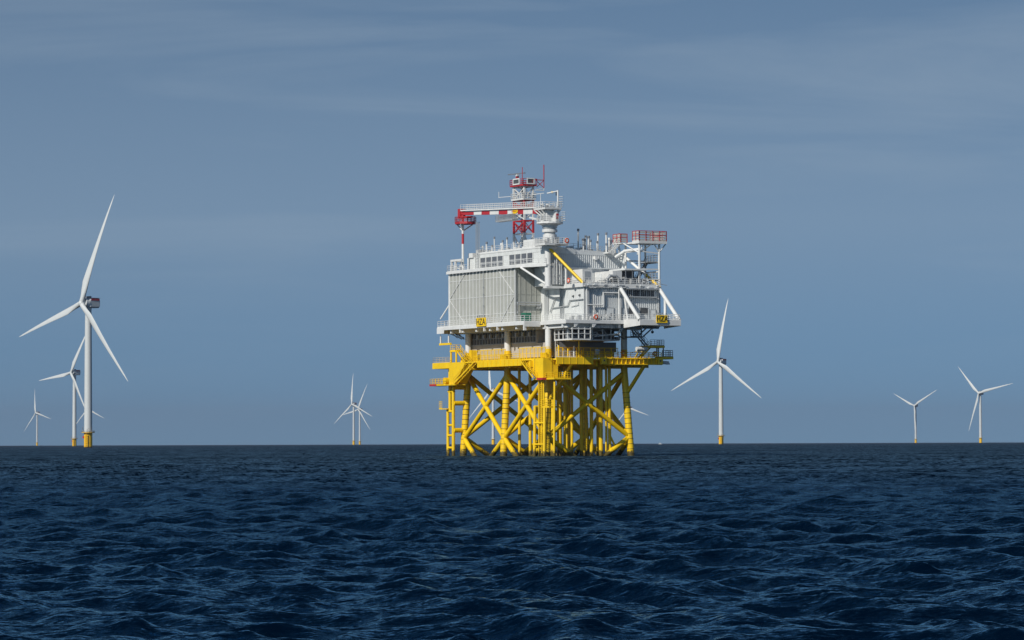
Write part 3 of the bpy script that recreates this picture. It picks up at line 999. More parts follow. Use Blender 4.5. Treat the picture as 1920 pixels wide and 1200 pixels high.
# portal frame on the terrace
pf = MB()
for a in ((-3.0, 33.2), (-3.0, 31.6), (-.8, 33.2)):
    pf.box((a[0] - .18, a[1] - .18, 36.06), (a[0] + .18, a[1] + .18, 38.2))
pf.box((-3.2, 28.9, 38.0), (-2.8, 33.4, 38.4)).box((-2.8, 33.0, 38.0), (-.6, 33.4, 38.38))
pf.build('portal_frame', WHITE, TS)
MB().bar((-3, 31.5, 37.0), (-3, 29.5, 36.3), .15, .15).bar((-3, 32.9, 36.2), (-3, 31.2, 38), .12, .12).build('frame_strut', WHITE, TS)

# upper block with louvred left wall and corrugated right wall
ub = MB()
ub.prism([(0, .3, 36.06), (16.2, .3, 36.06), (16.2, .3, 38.15), (0, .3, 39.35)], (0, 28.3, 0))
ub.build('upper_block', WALL, TS)
src = None
for k in range(15):
    if src is None:
        src = MB().box((-.05, .72, 36.1), (-.005, 2.54, 36.58)).build('wall_panel', WALL, TS)
    else:
        alike(src, TS, (0, k * 1.86, 0))
src = None
for k in range(15):
    if src is None:
        src = MB().box((-.05, .72, 38.5), (-.005, 2.54, 39.2)).build('wall_panel', WALL, TS)
    else:
        alike(src, TS, (0, k * 1.86, 0))
MB().box((-.12, .0, 39.22), (.4, 28.7, 39.5)).build('roof_edge', WHITE, TS)
for z, hh in ((37.42, 1.05), (36.62, .7)):
    first = None
    for base in (5.9, 17.7):
        for k in range(4):
            if first is None:
                first = MB().box((-.045, base, z), (.03, base + 1.95, z + hh)).build('louvre', DARK, TS)
                lvs = MB()
                for q in range(int(hh / .115)):
                    lvs.prism([(-.06, base + .06, z + .05 + q * .112), (-.10, base + .06, z + .02 + q * .112), (-.05, base + .06, z + .09 + q * .112)], (0, 1.83, 0))
                FIRST_S = lvs.build('slats', DUCT, first)
            else:
                c = alike(first, TS, (0, base - 5.9 + k * 2.36, 0))
                s2 = FIRST_S.copy(); COL.objects.link(s2); s2.parent = c
lf = MB()
for base in (5.9, 17.7):
    for k in range(5):
        lf.box((-.13, base - .29 + k * 2.36, 36.6), (-.052, base - .1 + k * 2.36, 38.5))
    lf.box((-.12, base - .3, 37.36), (-.053, base + 9.3, 37.44))
lf.build('louvre_frame', WHITE, TS)


def corrugated(name, p, du, length, zlow, ztop0, ztop1, depth, out_dir, mat, pitch=.44):
    """trapezoidal sheet standing on edge from p along du, ribs standing out along out_dir"""
    p, du, od = Vector(p), Vector(du), Vector(out_dir)
    n = int(length / pitch)
    vs, fs = [], []
    xs = []
    for k in range(n):
        b = k * pitch
        xs += [(b, 0), (b + pitch * .42, 0), (b + pitch * .52, depth), (b + pitch * .9, depth)]
    xs.append((n * pitch, 0))
    for x, d in xs:
        q = p + du * x + od * d
        zt = ztop0 + (ztop1 - ztop0) * x / length
        vs += [(q.x, q.y, zlow), (q.x, q.y, zt)]
    for i in range(len(xs) - 1):
        fs.append((2 * i, 2 * i + 2, 2 * i + 3, 2 * i + 1))
    return MB().add(vs, fs).build(name, mat, TS)


corrugated('corrugated_wall', (.7, .28, 0), (1, 0, 0), 15.5, 35.6, 38.25, 37.9, .17, (0, -1, 0), GREYW)
MB().prism([(.65, .1, 38.2), (16.3, .1, 37.8), (16.3, .1, 38.3), (.65, .1, 39.5)], (0, .18, 0)).build('roof_edge', GREYW, TS)
MB().box((.62, -.1, 35.35), (16.5, .28, 35.58)).build('wall_base', GREYW, TS)
MB().box((.7, .3, 32.2), (16.3, .8, 35.34)).build('upper_wall', GREYW, TS)
fl = MB().box((9.9, -.55, 37.2), (10.5, .1, 37.75)).box((9.8, -.75, 37.0), (10.3, -.5, 37.3)).build('floodlight', WHITE, TS)
# services between corner column and upper block
for k in range(7):
    v_ = .9 + k * .33
    MB().path([(v_, -.35 - .12 * (k % 3), 32.3), (v_, -.35 - .12 * (k % 3), 36.2 + .5 * (k % 4))], .09 + .04 * (k % 2)).build('riser_pipe', STEEL if k % 2 else WHITE, TS)
for k in range(9):
    a, b = random.uniform(.8, 3.0), random.uniform(.8, 3.2)
    z = random.uniform(32.6, 36.5)
    MB().path([(a, -.5, z), (b + .5, -.6, z)], .07).build('riser_pipe', STEEL, TS)

# lower block on the right
RB_V, RB_U, RB_Z = 3.7, -7.0, 31.6
MB().box((RB_V + .06, RB_U + .15, MD), (19.8, 6.6, RB_Z)).build('lower_block', WALL, TS)
src = None
for k in range(9):
    u_ = RB_U + .1 + k * 1.5
    if src is None:
        src = MB().box((RB_V - .0, u_ + .02, MD + .02), (RB_V + .058, u_ + 1.48, RB_Z)).build('wall_panel', WALL, TS)
    else:
        alike(src, TS, (0, k * 1.5, 0))
MB().box((2.9, 6.7, MD), (3.9, 7.94, 32.0)).build('side_block', WALL, TS)
MB().box((1.5, .9, 32.1), (3.9, 7.94, 35.7)).build('side_block', WALL, TS)
corrugated('corrugated_wall', (RB_V + .1, RB_U + .14, 0), (1, 0, 0), 16.0, MD, RB_Z, RB_Z, .17, (0, -1, 0), GREYW)
MB().box((RB_V - .05, RB_U - .06, MD), (RB_V + .12, RB_U + .12, RB_Z)).build('corner_post', WHITE, TS)
MB().box((19.75, RB_U - .1, MD), (20.0, RB_U + .2, RB_Z)).build('corner_post', WHITE, TS)
# mid deck over it
MDZ = 31.65
MB().prism([(3.25, 6.7, MDZ), (3.25, -7.4, MDZ), (20.3, -7.4, MDZ), (20.3, 0.2, MDZ), (20.3, 6.7, MDZ)], (0, 0, .45)).build('mid_deck', WHITE, TS)
MB().bar((3.3, 6.7, 31.9), (3.3, -7.45, 31.9), .2, .7).build('mid_deck_beam', WHITE, TS)
MB().rail([(3.35, 5.5, 32.12), (3.35, -7.35, 32.12)], 1.1, 1.3).build('railing', WHITE, TS)
MB().rail([(3.3, -7.35, 32.12), (20.2, -7.35, 32.12)], 1.1, 1.3).build('railing', WHITE, TS)
MB().rail([(20.2, -7.35, 32.12), (20.2, 0, 32.12)], 1.1, 1.4).build('railing', WHITE, TS)
MB().rail([(-.75, .9, MD), (-.75, -8.0, MD)], 1.15, 1.3, r=.05).build('railing', WHITE, TS)
MB().rail([(-.75, -8.0, MD), (11.7, -8.0, MD)], 1.15, 1.2, r=.05).build('railing', WHITE, TS)
MB().rail([(11.75, -8.1, MD), (11.75, -13.9, MD)], 1.15, 1.3, r=.05).build('railing', WHITE, TS)
MB().rail([(11.75, -13.9, MD), (20.4, -13.9, MD)], 1.15, 1.2, r=.05).build('railing', WHITE, TS)
MB().rail([(20.4, -13.9, MD), (20.4, -8, MD)], 1.15, 1.2, r=.05).build('railing', WHITE, TS)
MB().rail([(-4.25, 36.8, MD), (-4.25, 1.6, MD)], 1.15, 1.4, r=.05).build('railing', WHITE, TS)
MB().rail([(-4.25, 36.8, MD), (2, 36.8, MD)], 1.15, 1.4, r=.045).build('railing', WHITE, TS)
MB().rail([(-4.2, 1.6, MD), (-.9, 1.6, MD)], 1.15, 1.1, r=.045).build('railing', WHITE, TS)
# braces from the tall columns to the cantilever and from the cantilever to the balcony
MB().tube((.1, -.5, 38.9), (3.5, -7.2, 32.2), .27, n=12).build('tie_brace', YELLOW, TS)
MB().tube((16.4, -.4, 37.9), (18.6, -4.6, 34.2), .27, n=12).build('tie_brace', WHITE, TS)
MB().tube((18.602, -4.604, 34.197), (20.1, -7.3, 31.7), .27, n=12).build('tie_brace', YELLOW, TS)
MB().tube((11.4, -7.2, 31.6), (11.7, -13.8, 25.3), .36, n=14).build('tie_brace', WHITE, TS)
MB().tube((20.0, -7.2, 31.5), (20.4, -13.8, 25.3), .36, n=14).build('tie_brace', WHITE, TS)
MB().tube((3.4, 6.2, 32.2), (3.4, -.6, 35.4), .2, n=10).build('strut', WHITE, TS)
MB().tube((3.4, -.8, 32.1), (3.4, -.8, 35.6), .2, n=10).build('strut', WHITE, TS)
MB().box((3.2, -1.0, 35.3), (3.6, 1.6, 35.6)).build('strut', WHITE, TS)
MB().tube((11.9, -9.2, 25.3), (11.6, -8.6, 29.6), .2, n=10).build('strut', WHITE, TS)
MB().tube((20.2, -9.0, 25.3), (20.2, -9.0, 29.8), .28, n=10).build('strut', WHITE, TS)
MB().tube((-2.75, 34.6, 29.7), (-3.8, 36.5, 26.9), .15, n=8).build('knee_brace', WHITE, TS)
# doors, louvres and window band on the right-hand wall
def door(v_, z_=MD, w=1.5, h=2.4, u_=RB_U):
    d = MB().box((v_, u_ - .12, z_), (v_ + w, u_ + .12, z_ + h)).build('door', GREYW, TS)
    f = MB().box((v_ - .12, u_ - .14, z_), (v_ - .002, u_ + .1, z_ + h + .12)).box((v_ + w + .002, u_ - .14, z_), (v_ + w + .12, u_ + .1, z_ + h + .12)).box((v_, u_ - .14, z_ + h + .002), (v_ + w, u_ + .1, z_ + h + .12))
    f.build('door_frame', STEEL, d)
    MB().box((v_ + w * .62, u_ - .15, z_ + .9), (v_ + w * .7, u_ - .121, z_ + 1.5)).build('handle', BLACK, d)


door(8.5); door(12.0, w=1.0); door(18.2, w=1.0, h=2.2)
for a, b, z0, z1 in ((13.4, 14.4, 26.6, 27.8), (15.9, 17.5, 26.6, 27.8)):
    w_ = MB().box((a, RB_U - .06, z0), (b, RB_U + .1, z1)).build('wall_louvre', DARK, TS)
    MB().box((a - .08, RB_U - .09, z1 + .002), (b + .08, RB_U + .1, z1 + .09)).build('louvre_frame', STEEL, w_)
for k in range(4):
    MB().box((12.9 + k * 1.55, RB_U - .03, 30.0), (14.2 + k * 1.55, RB_U + .1, 31.1)).build('dark_window', DARK, TS)
MB().box((12.6, RB_U - .6, 29.75), (19.3, RB_U - .02, 29.95)).build('window_ledge', STEEL, TS)
MB().box((12.6, RB_U - .9, 31.25), (19.6, RB_U - .02, 31.45)).build('canopy_edge', STEEL, TS)
# pipes on the walls
PW = lambda pts, r=.11, m=WHITE: MB().path(pts, r).build('wall_pipe', m, TS)
PW([(RB_V - .25, 6.3, 31.2), (RB_V - .25, 6.3, 27)], .1, STEEL)
PW([(RB_V - .3, 5.3, 27.3), (RB_V - .3, 3.4, 29.9), (RB_V - .3, 1.1, 29.9)], .12, STEEL)
PW([(RB_V - .25, 4.6, 28.0), (RB_V - .25, -1.4, 28.2), (RB_V - .25, -2.1, 29.2), (RB_V - .25, -7.0, 29.25)], .1, STEEL)
PW([(RB_V - .25, -2.6, 28.1), (RB_V - .25, -5.2, 28.3), (RB_V - .25, -5.2, 28.8)], .08, WHITE)
for k, u_ in enumerate((.4, 1.6)):
    MB().box((RB_V - .22, u_ - .05, 26.0), (RB_V - .1, u_ + .05, 31.6)).build('cable_ladder_rail', STEEL, TS)
cl = MB()
for k in range(28):
    cl.box((RB_V - .2, .46, 26 + k * .2), (RB_V - .12, 1.54, 26.05 + k * .2))
cl.build('cable_ladder_rungs', STEEL, TS, kind='stuff')
for u_, z_ in ((-3.0, 29.8), (-5.4, 29.9)):
    MB().prism([(RB_V - .3, u_, z_), (RB_V - .3, u_ - .4, z_), (RB_V - .02, u_ - .4, z_ + .12), (RB_V - .02, u_, z_ + .12)], (0, 0, .22)).build('floodlight', DARK, TS)
PW([(7.7, RB_U - .35, 27.9), (7.7, RB_U - .35, 30.5), (11.5, RB_U - .35, 30.5)], .14)
PW([(4.2, RB_U - .35, 28.2), (7.4, RB_U - .35, 28.2), (7.7, RB_U - .35, 28.4)], .12)
PW([(5.7, RB_U - .35, 28.1), (5.7, RB_U - .35, 26.9)], .12)
PW([(11.0, RB_U - .5, MD), (11.0, RB_U - .5, 31.6)], .13)
PW([(4.15, RB_U - .3, MD), (4.15, RB_U - .3, 31.6)], .12)
PW([(4.6, RB_U - .3, 26), (4.6, RB_U - .3, 31.6)], .07, STEEL)
PW([(U0 - 1.4, 1, 0), (U0 - 1.4, 1, .1)], .01)
for z_, uo in ((29.1, .5), (28.7, .5)):
    PW([(EN_V + .3, U0 - uo, z_ - 1.6), (EN_V + .3, U0 - uo, z_), (2.6, U0 - uo, z_), (2.6, U0 - uo, z_ - .6), (1.8, U0 - uo, z_ - .6)], .12, STEEL)
for k in range(5):                       # control cabinets along the wall foot
    v_ = 4.8 + .75 * k + (.5 if k > 2 else 0)
    MB().box((v_, RB_U - .55, MD), (v_ + .5, RB_U - .14, MD + .9 + .3 * (k % 3))).build('cabinet', GREYW if k % 2 else WHITE, TS)
for k in range(4):
    u_ = -1.8 - 1.3 * k
    MB().box((RB_V - .55, u_ - .5, MD), (RB_V - .02, u_, MD + .8 + .25 * (k % 2))).build('cabinet', STEEL if k % 2 else WHITE, TS)
# under-deck walkway and pipework on the right
wk = MB().box((.6, -8.0, 21.6), (4.6, -1.2, 21.85)).box((4.6, -5.6, 21.6), (12.2, 1.2, 21.8)).build('lower_walkway', WHITE, TS)
wf = MB()
for v_, u_ in ((.66, -1.3), (.66, -2.9), (.66, -4.5), (.66, -6.2), (.66, -7.9), (2.0, -7.95), (3.3, -7.95), (4.55, -7.95), (6.4, -5.5), (8.6, -5.5), (10.4, -5.5), (12.15, -5.5)):
    wf.box((v_ - .08, u_ - .08, 21.85), (v_ + .08, u_ + .08, 23.9))
wf.box((.54, -8, 23.6), (.65, -1.2, 23.75)).box((.6, -8.04, 23.6), (4.6, -7.92, 23.75))
wf.box((.55, -8, 22.75), (.63, -1.2, 22.84)).box((.6, -8.03, 22.75), (4.6, -7.94, 22.84)).box((4.6, -5.6, 22.6), (12.2, -5.5, 22.72))
wf.build('walkway_frame', WHITE, wk)
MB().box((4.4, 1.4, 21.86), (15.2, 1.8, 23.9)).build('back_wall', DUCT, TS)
for k in range(16):
    v_ = random.uniform(1.4, 13.5); z = random.uniform(22.0, 23.7)
    u_ = random.uniform(-6.6, -1.0) if v_ < 4 else random.uniform(-4.8, .6)
    if k % 2:
        MB().path([(v_, u_, z), (min(v_ + random.uniform(1.5, 4), 15.5), u_, z), (min(v_ + 3.5, 15.8), u_, z - .7)], random.uniform(.06, .16)).build('deck_pipe', random.choice((WHITE, STEEL, DUCT)), TS)
    else:
        MB().box((v_, u_, 21.87), (v_ + random.uniform(.3, 1.1), u_ + .6, 22.3 + random.random() * 1.2)).build('deck_equipment', random.choice((WHITE, DUCT, STEEL)), TS)
PW([(9.9, -6.3, 22.7), (10.9, -7.1, 22.9), (11.5, -7.2, 23.7), (11.5, -7.2, 24.6)], .13)
PW([(10.3, -6.3, 22.6), (11.3, -7.1, 22.85), (11.9, -7.2, 23.7), (11.9, -7.2, 24.6)], .13)
PW([(6.5, -6.3, 22.35), (9.9, -6.3, 22.7)], .1)
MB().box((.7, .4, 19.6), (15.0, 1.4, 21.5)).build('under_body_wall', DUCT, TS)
ldr = MB()
for s_ in (0, .5):
    ldr.tube((1.0 + s_, -.9, DZ), (1.0 + s_, -.9, 24.2), .06, n=6)
for k in range(20):
    ldr.tube((1.0, -.9, DZ + .3 * k), (1.5, -.9, DZ + .3 * k), .03, n=4)
ldr.build('ladder', WHITE, TS)

# roof vents
VG = []
for v_, u_, z1, r in ((1.2, 28.2, 41.0, .22), (1.2, 26.6, 41.7, .2), (1.6, 25.0, 41.0, .18), (1.0, 23.0, 42.5, .15), (1.8, 21.6, 41.2, .22), (1.4, 20.4, 41.7, .17), (1.0, 17.9, 42.1, .17), (2.5, 15.8, 40.9, .14),
                      (6.8, .42, 42.9, .2), (8.0, .5, 41.1, .3), (8.4, .45, 41.7, .17), (9.1, .55, 41.6, .26), (9.5, .5, 40.9, .2), (11.2, .6, 42.2, .19), (11.0, .6, 40.7, .17),
                      (13.2, .9, 42.4, .2), (13.9, 1.0, 41.4, .28), (14.5, 1.2, 41.0, .22), (15.4, 1.4, 41.4, .3), (15.9, .7, 42.3, .17), (7.8, .2, 40.1, .16), (12.9, .3, 40.3, .2)):
    zr = 39.35 - 1.2 * v_ / 16.2
    vp = MB().tube((v_, u_, zr - .2), (v_, u_, z1 - .35), r * .8, n=10).build('vent_pipe', WHITE, TS)
    cap = MB().tube((v_, u_, z1 - .4), (v_, u_, z1), r * 1.25, r * 1.1, n=10)
    cap.build('vent_cap', DUCT if random.random() < .55 else WHITE, vp)
MB().rail([(.3, 28.0, 39.5), (.3, 6.5, 39.5)], 1.1, 1.6, r=.035).build('railing', WHITE, TS)
MB().rail([(2.8, .3, 39.2), (16, .3, 38.3)], 1.05, 1.5, r=.035).build('railing', STEEL, TS)
for k in range(14):
    u_ = random.uniform(9, 27); v_ = random.uniform(.8, 3)
    MB().box((v_, u_, 39.1), (v_ + .6, u_ + .9, 39.7 + random.random() * .5)).build('roof_unit', random.choice((WHITE, STEEL, GREYW)), TS)
for k in range(12):
    v_ = random.uniform(5, 15); u_ = random.uniform(.7, 2.2)
    zr = 39.35 - 1.2 * v_ / 16.2
    MB().box((v_, u_, zr - .1), (v_ + .7, u_ + .6, zr + .3 + random.random() * .5)).build('roof_unit', random.choice((WHITE, STEEL, GREYW)), TS)
MB().box((2.0, 8.5, 39.3), (5.2, 13.2, 41.3)).build('roof_cabin', WHITE, TS)
MB().box((-.2, 28.7, 36.06), (3, 32, 38.7)).build('side_cabin', WALL, TS)
MB().box((-.5, 29.2, 38.7), (2, 31, 39.6)).box((.2, 27.6, 39.5), (1.5, 29, 40.2)).build('roof_unit', WHITE, TS)
# clutter on the mid deck
for k in range(46):
    v_ = random.uniform(3.6, 19.4)
    u_ = random.uniform(-7.1, -5.9) if k % 3 else random.uniform(-5, -1)
    h_ = random.uniform(.2, .9)
    m_ = random.choice((WHITE, WHITE, STEEL, GREYW, DUCT))
    if k % 2:
        MB().box((v_, u_, 32.1), (v_ + random.uniform(.25, .8), u_ + random.uniform(.2, .6), 32.1 + h_)).build('deck_equipment', m_, TS)
    else:
        MB().path([(v_, u_, 32.3), (v_ + random.uniform(.3, 1.6), u_, 32.3), (v_ + .4, u_, 32.3 + h_)], random.uniform(.05, .11)).build('deck_pipe', m_, TS)
for k in range(26):
    v_ = random.uniform(3.4, 19.6)
    z = random.uniform(31.2, 32.0)
    MB().box((v_, -7.75, z), (v_ + random.uniform(.2, 1.2), -7.46, z + random.uniform(.12, .3))).build('edge_fitting', random.choice((WHITE, STEEL, GREYW)), TS)
MB().path([(4, -7.65, 31.85), (12, -7.65, 31.85)], .1).path([(4.4, -7.6, 31.5), (20, -7.6, 31.55)], .09).build('deck_pipe', WHITE, TS)
sh = MB().box((12.9, -6.6, 34.9), (17.6, -.6, 35.2)).build('shelter_roof', GREYW, TS)
for v_ in (13.1, 14.6, 16.1, 17.4):
    MB().box((v_ - .06, -6.5, 32.1), (v_ + .06, -6.38, 34.9)).build('shelter_post', DUCT, sh)
MB().box((12.9, -2.0, 32.1), (17.6, -1.8, 34.9)).build('shelter_back', DUCT, sh)
for k in range(7):
    v_ = 13.2 + k * .6
    MB().box((v_, -5.4 + .5 * (k % 3), 32.1), (v_ + .45, -4.5 + .5 * (k % 3), 33.2 + .5 * (k % 2))).build('deck_equipment', STEEL if k % 2 else WHITE, TS)
for p in ((20.6, -5.5), (21.0, -4.2)):
    MB().tube((p[0], p[1], 26), (p[0], p[1], 30.3), .35, n=10).build('exhaust_duct', DUCT, TS)
# underside clutter left and right
for k in range(12):
    MB().path([(-2.5 + random.random() * 2, 33.5 + random.random() * 2.5, 24.0), (-2 + random.random() * 2, 32.5 + random.random(), 22.6 + random.random())], .06).build('hanging_pipe', DUCT, TS)
for k in range(5):
    MB().path([(12.5 + k * 1.4, -12 + k, 24.3), (12.9 + k * 1.4, -12 + k, 24.05), (13.7 + k * 1.4, -12 + k, 24.05), (14 + k * 1.4, -12 + k, 24.3)], .06).build('hanging_pipe', DUCT, TS)

# ---------------------------------------------------------------- things standing on or fixed to the platform
def unit(name, label, cat, v0, u0, z0, v1, u1, z1, mat, group=None):
    t = thing(name, label, cat, v0, u0, z0, group)
    MB().box((v0, u0, z0 + .1), (v1, u1, z1)).build('housing', mat, t)
    MB().box((v0 + .05, u0 + .05, z0), (v1 - .05, u1 - .05, z0 + .098)).build('skid', STEEL, t)
    return t


a = unit('equipment_container', 'white container on the middle deck behind the lower end of the long yellow brace', 'container', 3.9, -6.2, 32.1, 6.0, -2.2, 34.9, WHITE, 'white units on the middle deck')
MB().box((4.3, -6.26, 33.0), (5.5, -6.2, 34.5)).build('vent_grille', STEEL, a)
a = unit('equipment_container', 'white container with railing ladder on the middle deck between the other two', 'container', 10.2, -6.6, 32.1, 12.2, .1, 34.7, WHITE, 'white units on the middle deck')
MB().box((10.14, -2.6, 32.4), (10.2, -.6, 34.3)).build('door', GREYW, a)
MB().rail([(9.9, -6.5, 32.1), (9.9, -1.5, 32.1)], 1.1, 1.2).build('railing', WHITE, a)
tk = thing('curved_duct', 'grey arched duct hood in front of the white container on the middle deck', 'duct', 9.4, -7.0, 32.1)
MB().path([(8.8, -7.0, 32.1), (8.9, -7.0, 33.2), (9.4, -7.0, 33.7), (10.6, -7.0, 33.7), (11.2, -7.0, 33.2), (11.4, -7.0, 32.1)], .3).build('hood', STEEL, tk)
MB().box((9.4, -7.05, 32.6), (10.7, -6.9, 33.1)).build('grille', DARK, tk)
g = unit('green_cabinet', 'small green machine behind the deck railing beside the panelled enclosure', 'machine', -3.6, 2.3, MD, -2.4, 4.0, 26.9, GREEN)
MB().box((-3.64, 2.6, 26.1), (-3.602, 3.7, 26.6)).build('vent_grille', BLACK, g)
for i, v_ in enumerate((15.8, 17.0)):
    t = thing('life_raft', ('left' if i == 0 else 'right') + ' one of two white life raft drums on the yellow deck at its right end', 'life raft', v_, -3.4, 19.8, 'life raft drums')
    MB().tube((v_ - .52, -6.6, 20.1), (v_ + .52, -6.6, 20.1), .4, n=16).build('drum', WHITE, t)
    MB().bar((v_, -6.6, 19.6), (v_, -4.9, 18.3), .12, .12).bar((v_ - .3, -6.6, 19.66), (v_ + .3, -6.6, 19.66), .2, .08).bar((v_, -6.0, 19.7), (v_, -4.0, 19.4), .1, .1).build('cradle', YELLOW, t)


def lifebuoy(v_, u_, z_, nrm_v, label):
    t = thing('lifebuoy', label, 'lifebuoy', v_, u_, z_, 'red lifebuoys')
    mb = MB()
    n = 14
    pts = []
    for i in range(n + 1):
        a_ = 2 * math.pi * i / n
        pts.append((v_, u_ + .38 * math.cos(a_), z_ + .38 * math.sin(a_)) if nrm_v else (v_ + .38 * math.cos(a_), u_, z_ + .38 * math.sin(a_)))
    mb.path(pts, .11)
    mb.build('ring', ORANGE, t)
    MB().box((v_ - .06, u_ - .2, z_ - .2), (v_ + .06, u_ + .2, z_ + .2)).build('bracket', WHITE, t)


lifebuoy(2.8, -2.3, 40.4, False, 'red lifebuoy on the railing of the crane base deck')
lifebuoy(1.8, -4.6, 32.8, True, 'red lifebuoy on the middle deck railing beside the yellow brace')
lifebuoy(5.6, -8.2, 25.9, False, 'red lifebuoy on the white main deck railing below the flat white wall')
lifebuoy(13.6, -4.55, 19.3, False, 'red lifebuoy on the yellow deck railing near the right column')
lifebuoy(20.6, -4.5, 19.3, False, 'red lifebuoy on the yellow deck railing beside the white drums')


def text_part(txt, size, mat, parent, loc, rot):
    cu = bpy.data.curves.new('lettering', 'FONT')
    cu.body = txt
    cu.size = size
    cu.extrude = .02
    cu.offset = .0
    cu.align_x = 'CENTER'
    cu.align_y = 'CENTER'
    tmp = bpy.data.objects.new('lettering_curve', cu)
    COL.objects.link(tmp)
    bpy.context.view_layer.update()
    me = bpy.data.meshes.new_from_object(tmp.evaluated_get(bpy.context.evaluated_depsgraph_get()))
    bpy.data.objects.remove(tmp)
    o = bpy.data.objects.new('lettering', me)
    COL.objects.link(o)
    me.materials.clear()
    me.materials.append(mat)
    o.parent = parent
    o.location = Vector(loc) - ORG[parent.name]
    o.rotation_euler = rot
    return o


s1 = thing('sign', 'yellow HZA sign on the white railing in front of the panelled enclosure', 'sign', -4.5, 18.2, 24.9, 'yellow HZA signs')
MB().box((-4.62, 16.3, 24.85), (-4.45, 20.1, 26.5)).build('board', YELLOW, s1)
tx = text_part('HZA', 1.75, BLACK, s1, (-4.65, 18.2, 25.68), (R(90), 0, R(-90)))
tx.scale = (1.0, 1, 1)
for k in range(4):
    MB().tube((-4.54, 16.8 + k * .95, 26.5), (-4.56, 16.8 + k * .95, 26.85), .05, n=5).ball((-4.58, 16.8 + k * .95, 26.88), .13, 6, 4).build('lamp_arm', DUCT, s1)
s2 = thing('sign', 'yellow HZA sign on the railing of the right balcony', 'sign', 16.3, -14.2, 24.8, 'yellow HZA signs')
MB().box((15.15, -14.28, 24.75), (17.5, -14.1, 26.2)).build('board', YELLOW, s2)
tx = text_part('HZA', 1.45, BLACK, s2, (16.32, -14.31, 25.47), (R(90), 0, 0))
tx.scale = (.86, 1, 1)
for k in range(3):
    MB().tube((15.5 + k * .85, -14.2, 26.2), (15.5 + k * .85, -14.22, 26.55), .05, n=5).ball((15.5 + k * .85, -14.24, 26.58), .13, 6, 4).build('lamp_arm', DUCT, s2)

hb = thing('hanging_beam', 'yellow beam hung on two rods under the left end of the white deck', 'beam', -3.2, 36, 21.7)
MB().box((-3.35, 33.2, 21.75), (-3.05, 38.0, 22.15)).build('crossbeam', YELLOW, hb)
for u_ in (37.6, 34.2):
    MB().tube((-3.2, u_, 22.15), (-3.2, u_, 23.5), .16, n=8).build('sleeve', WHITE, hb)
    MB().tube((-3.2, u_, 23.5), (-3.2, u_, 24.7), .07, n=6).build('rod', DUCT, hb)

# hanging stair at the right end
HS = thing('stairway', 'grey and yellow stairway with landing under the right end of the white deck', 'stairway', 19, 0, DZ)
stair(HS, (20.5, -2.0, 20.9), (17.6, -2.0, 23.8), 1.0, DUCT, (0, 1, 0))
stair(HS, (19.6, -.6, DZ + .2), (22.2, -.6, 20.8), 1.0, YELLOW, (0, 1, 0))
lp = MB().box((20.2, -2.2, 20.5), (24.2, .6, 20.9)).build('landing', YELLOW, HS)
MB().rail([(21.0, -2.1, 20.9), (24.1, -2.1, 20.9), (24.1, .5, 20.9)], 1.1, 1.0, r=.05).build('railing', GRATE, lp)
for v_, u_ in ((22.9, -2.0), (24.0, -2.0), (24.0, .4)):
    MB().tube((v_, u_, DZ + .2), (v_, u_, 20.5), .13, n=8).build('post', DUCT, HS)
ml = MB().box((16.4, -2.4, 22.4), (19.0, .4, 22.6)).build('landing', DUCT, HS)
MB().rail([(16.6, -2.3, 22.6), (18.4, -2.3, 22.6)], 1.1, .7, r=.05).build('railing', STEEL, ml)
for p, q in (((19.4, -2, 22.5), (21.8, -2, 24.4)), ((18.0, -2, 22.4), (20.6, -2, 24.5)), ((17.4, -2.2, 22.5), (16.8, -2.2, 24.4)), ((19.0, -2.2, 22.5), (19.0, -2.2, 24.4))):
    MB().tube(p, q, .14, n=8).build('hanger', DUCT, HS)
MB().tube((19.0, -2.4, 18.6), (19.0, -2.4, 22.5), .06, n=6).build('hanger', DUCT, HS)
MB().tube((21.6, -2, 24.3), (21.6, -2, 23.6), .05, n=5).ball((21.6, -2, 23.5), .3, 8, 5).build('lamp', DUCT, HS)

# access tower at the right with red-railed platform
AT = thing('access_tower', 'white column tower with a red railed lookout platform at the right end of the roof', 'tower', 16.4, -6, 32.1)
for v_, u_, z0, r in ((16.4, -6, 32.1, .24), (20.75, -6, 26, .22), (20.75, -.9, 32.1, .2), (16.4, -.9, 32.1, .2)):
    MB().tube((v_, u_, z0), (v_, u_, 40.1), r, n=14).build('column', WHITE, AT)
MB().box((16.0, -6.6, 40.1), (22.0, -.6, 40.35)).build('platform_floor', WHITE, AT)
MB().box((15.9, -6.7, 40.02), (22.1, -6.602, 40.5)).box((15.9, -6.6, 40.02), (15.998, -4.2, 40.6)).build('platform_edge', WHITE, AT)


def red_rail(pts, z, h=2.0, slat=BEIGE):
    pts = [Vector((p[0], p[1], z)) for p in pts]
    mb = MB(); sl = MB()
    for p, q in zip(pts, pts[1:]):
        ln = (q - p).length
        k = max(1, round(ln / 1.35))
        for i in range(k + 1):
            c = p.lerp(q, i / k)
            mb.box((c.x - .07, c.y - .07, z), (c.x + .07, c.y + .07, z + h))
        for hh in (h, h * .62):
            mb.bar(p + Vector((0, 0, hh)), q + Vector((0, 0, hh)), .09, .1)
        for j in range(4):
            sl.bar(p + Vector((0, 0, .28 + j * h * .24)), q + Vector((0, 0, .28 + j * h * .24)), .04, .3)
    rr = mb.build('red_railing', RED, AT)
    sl.build('rail_boards', slat, rr)


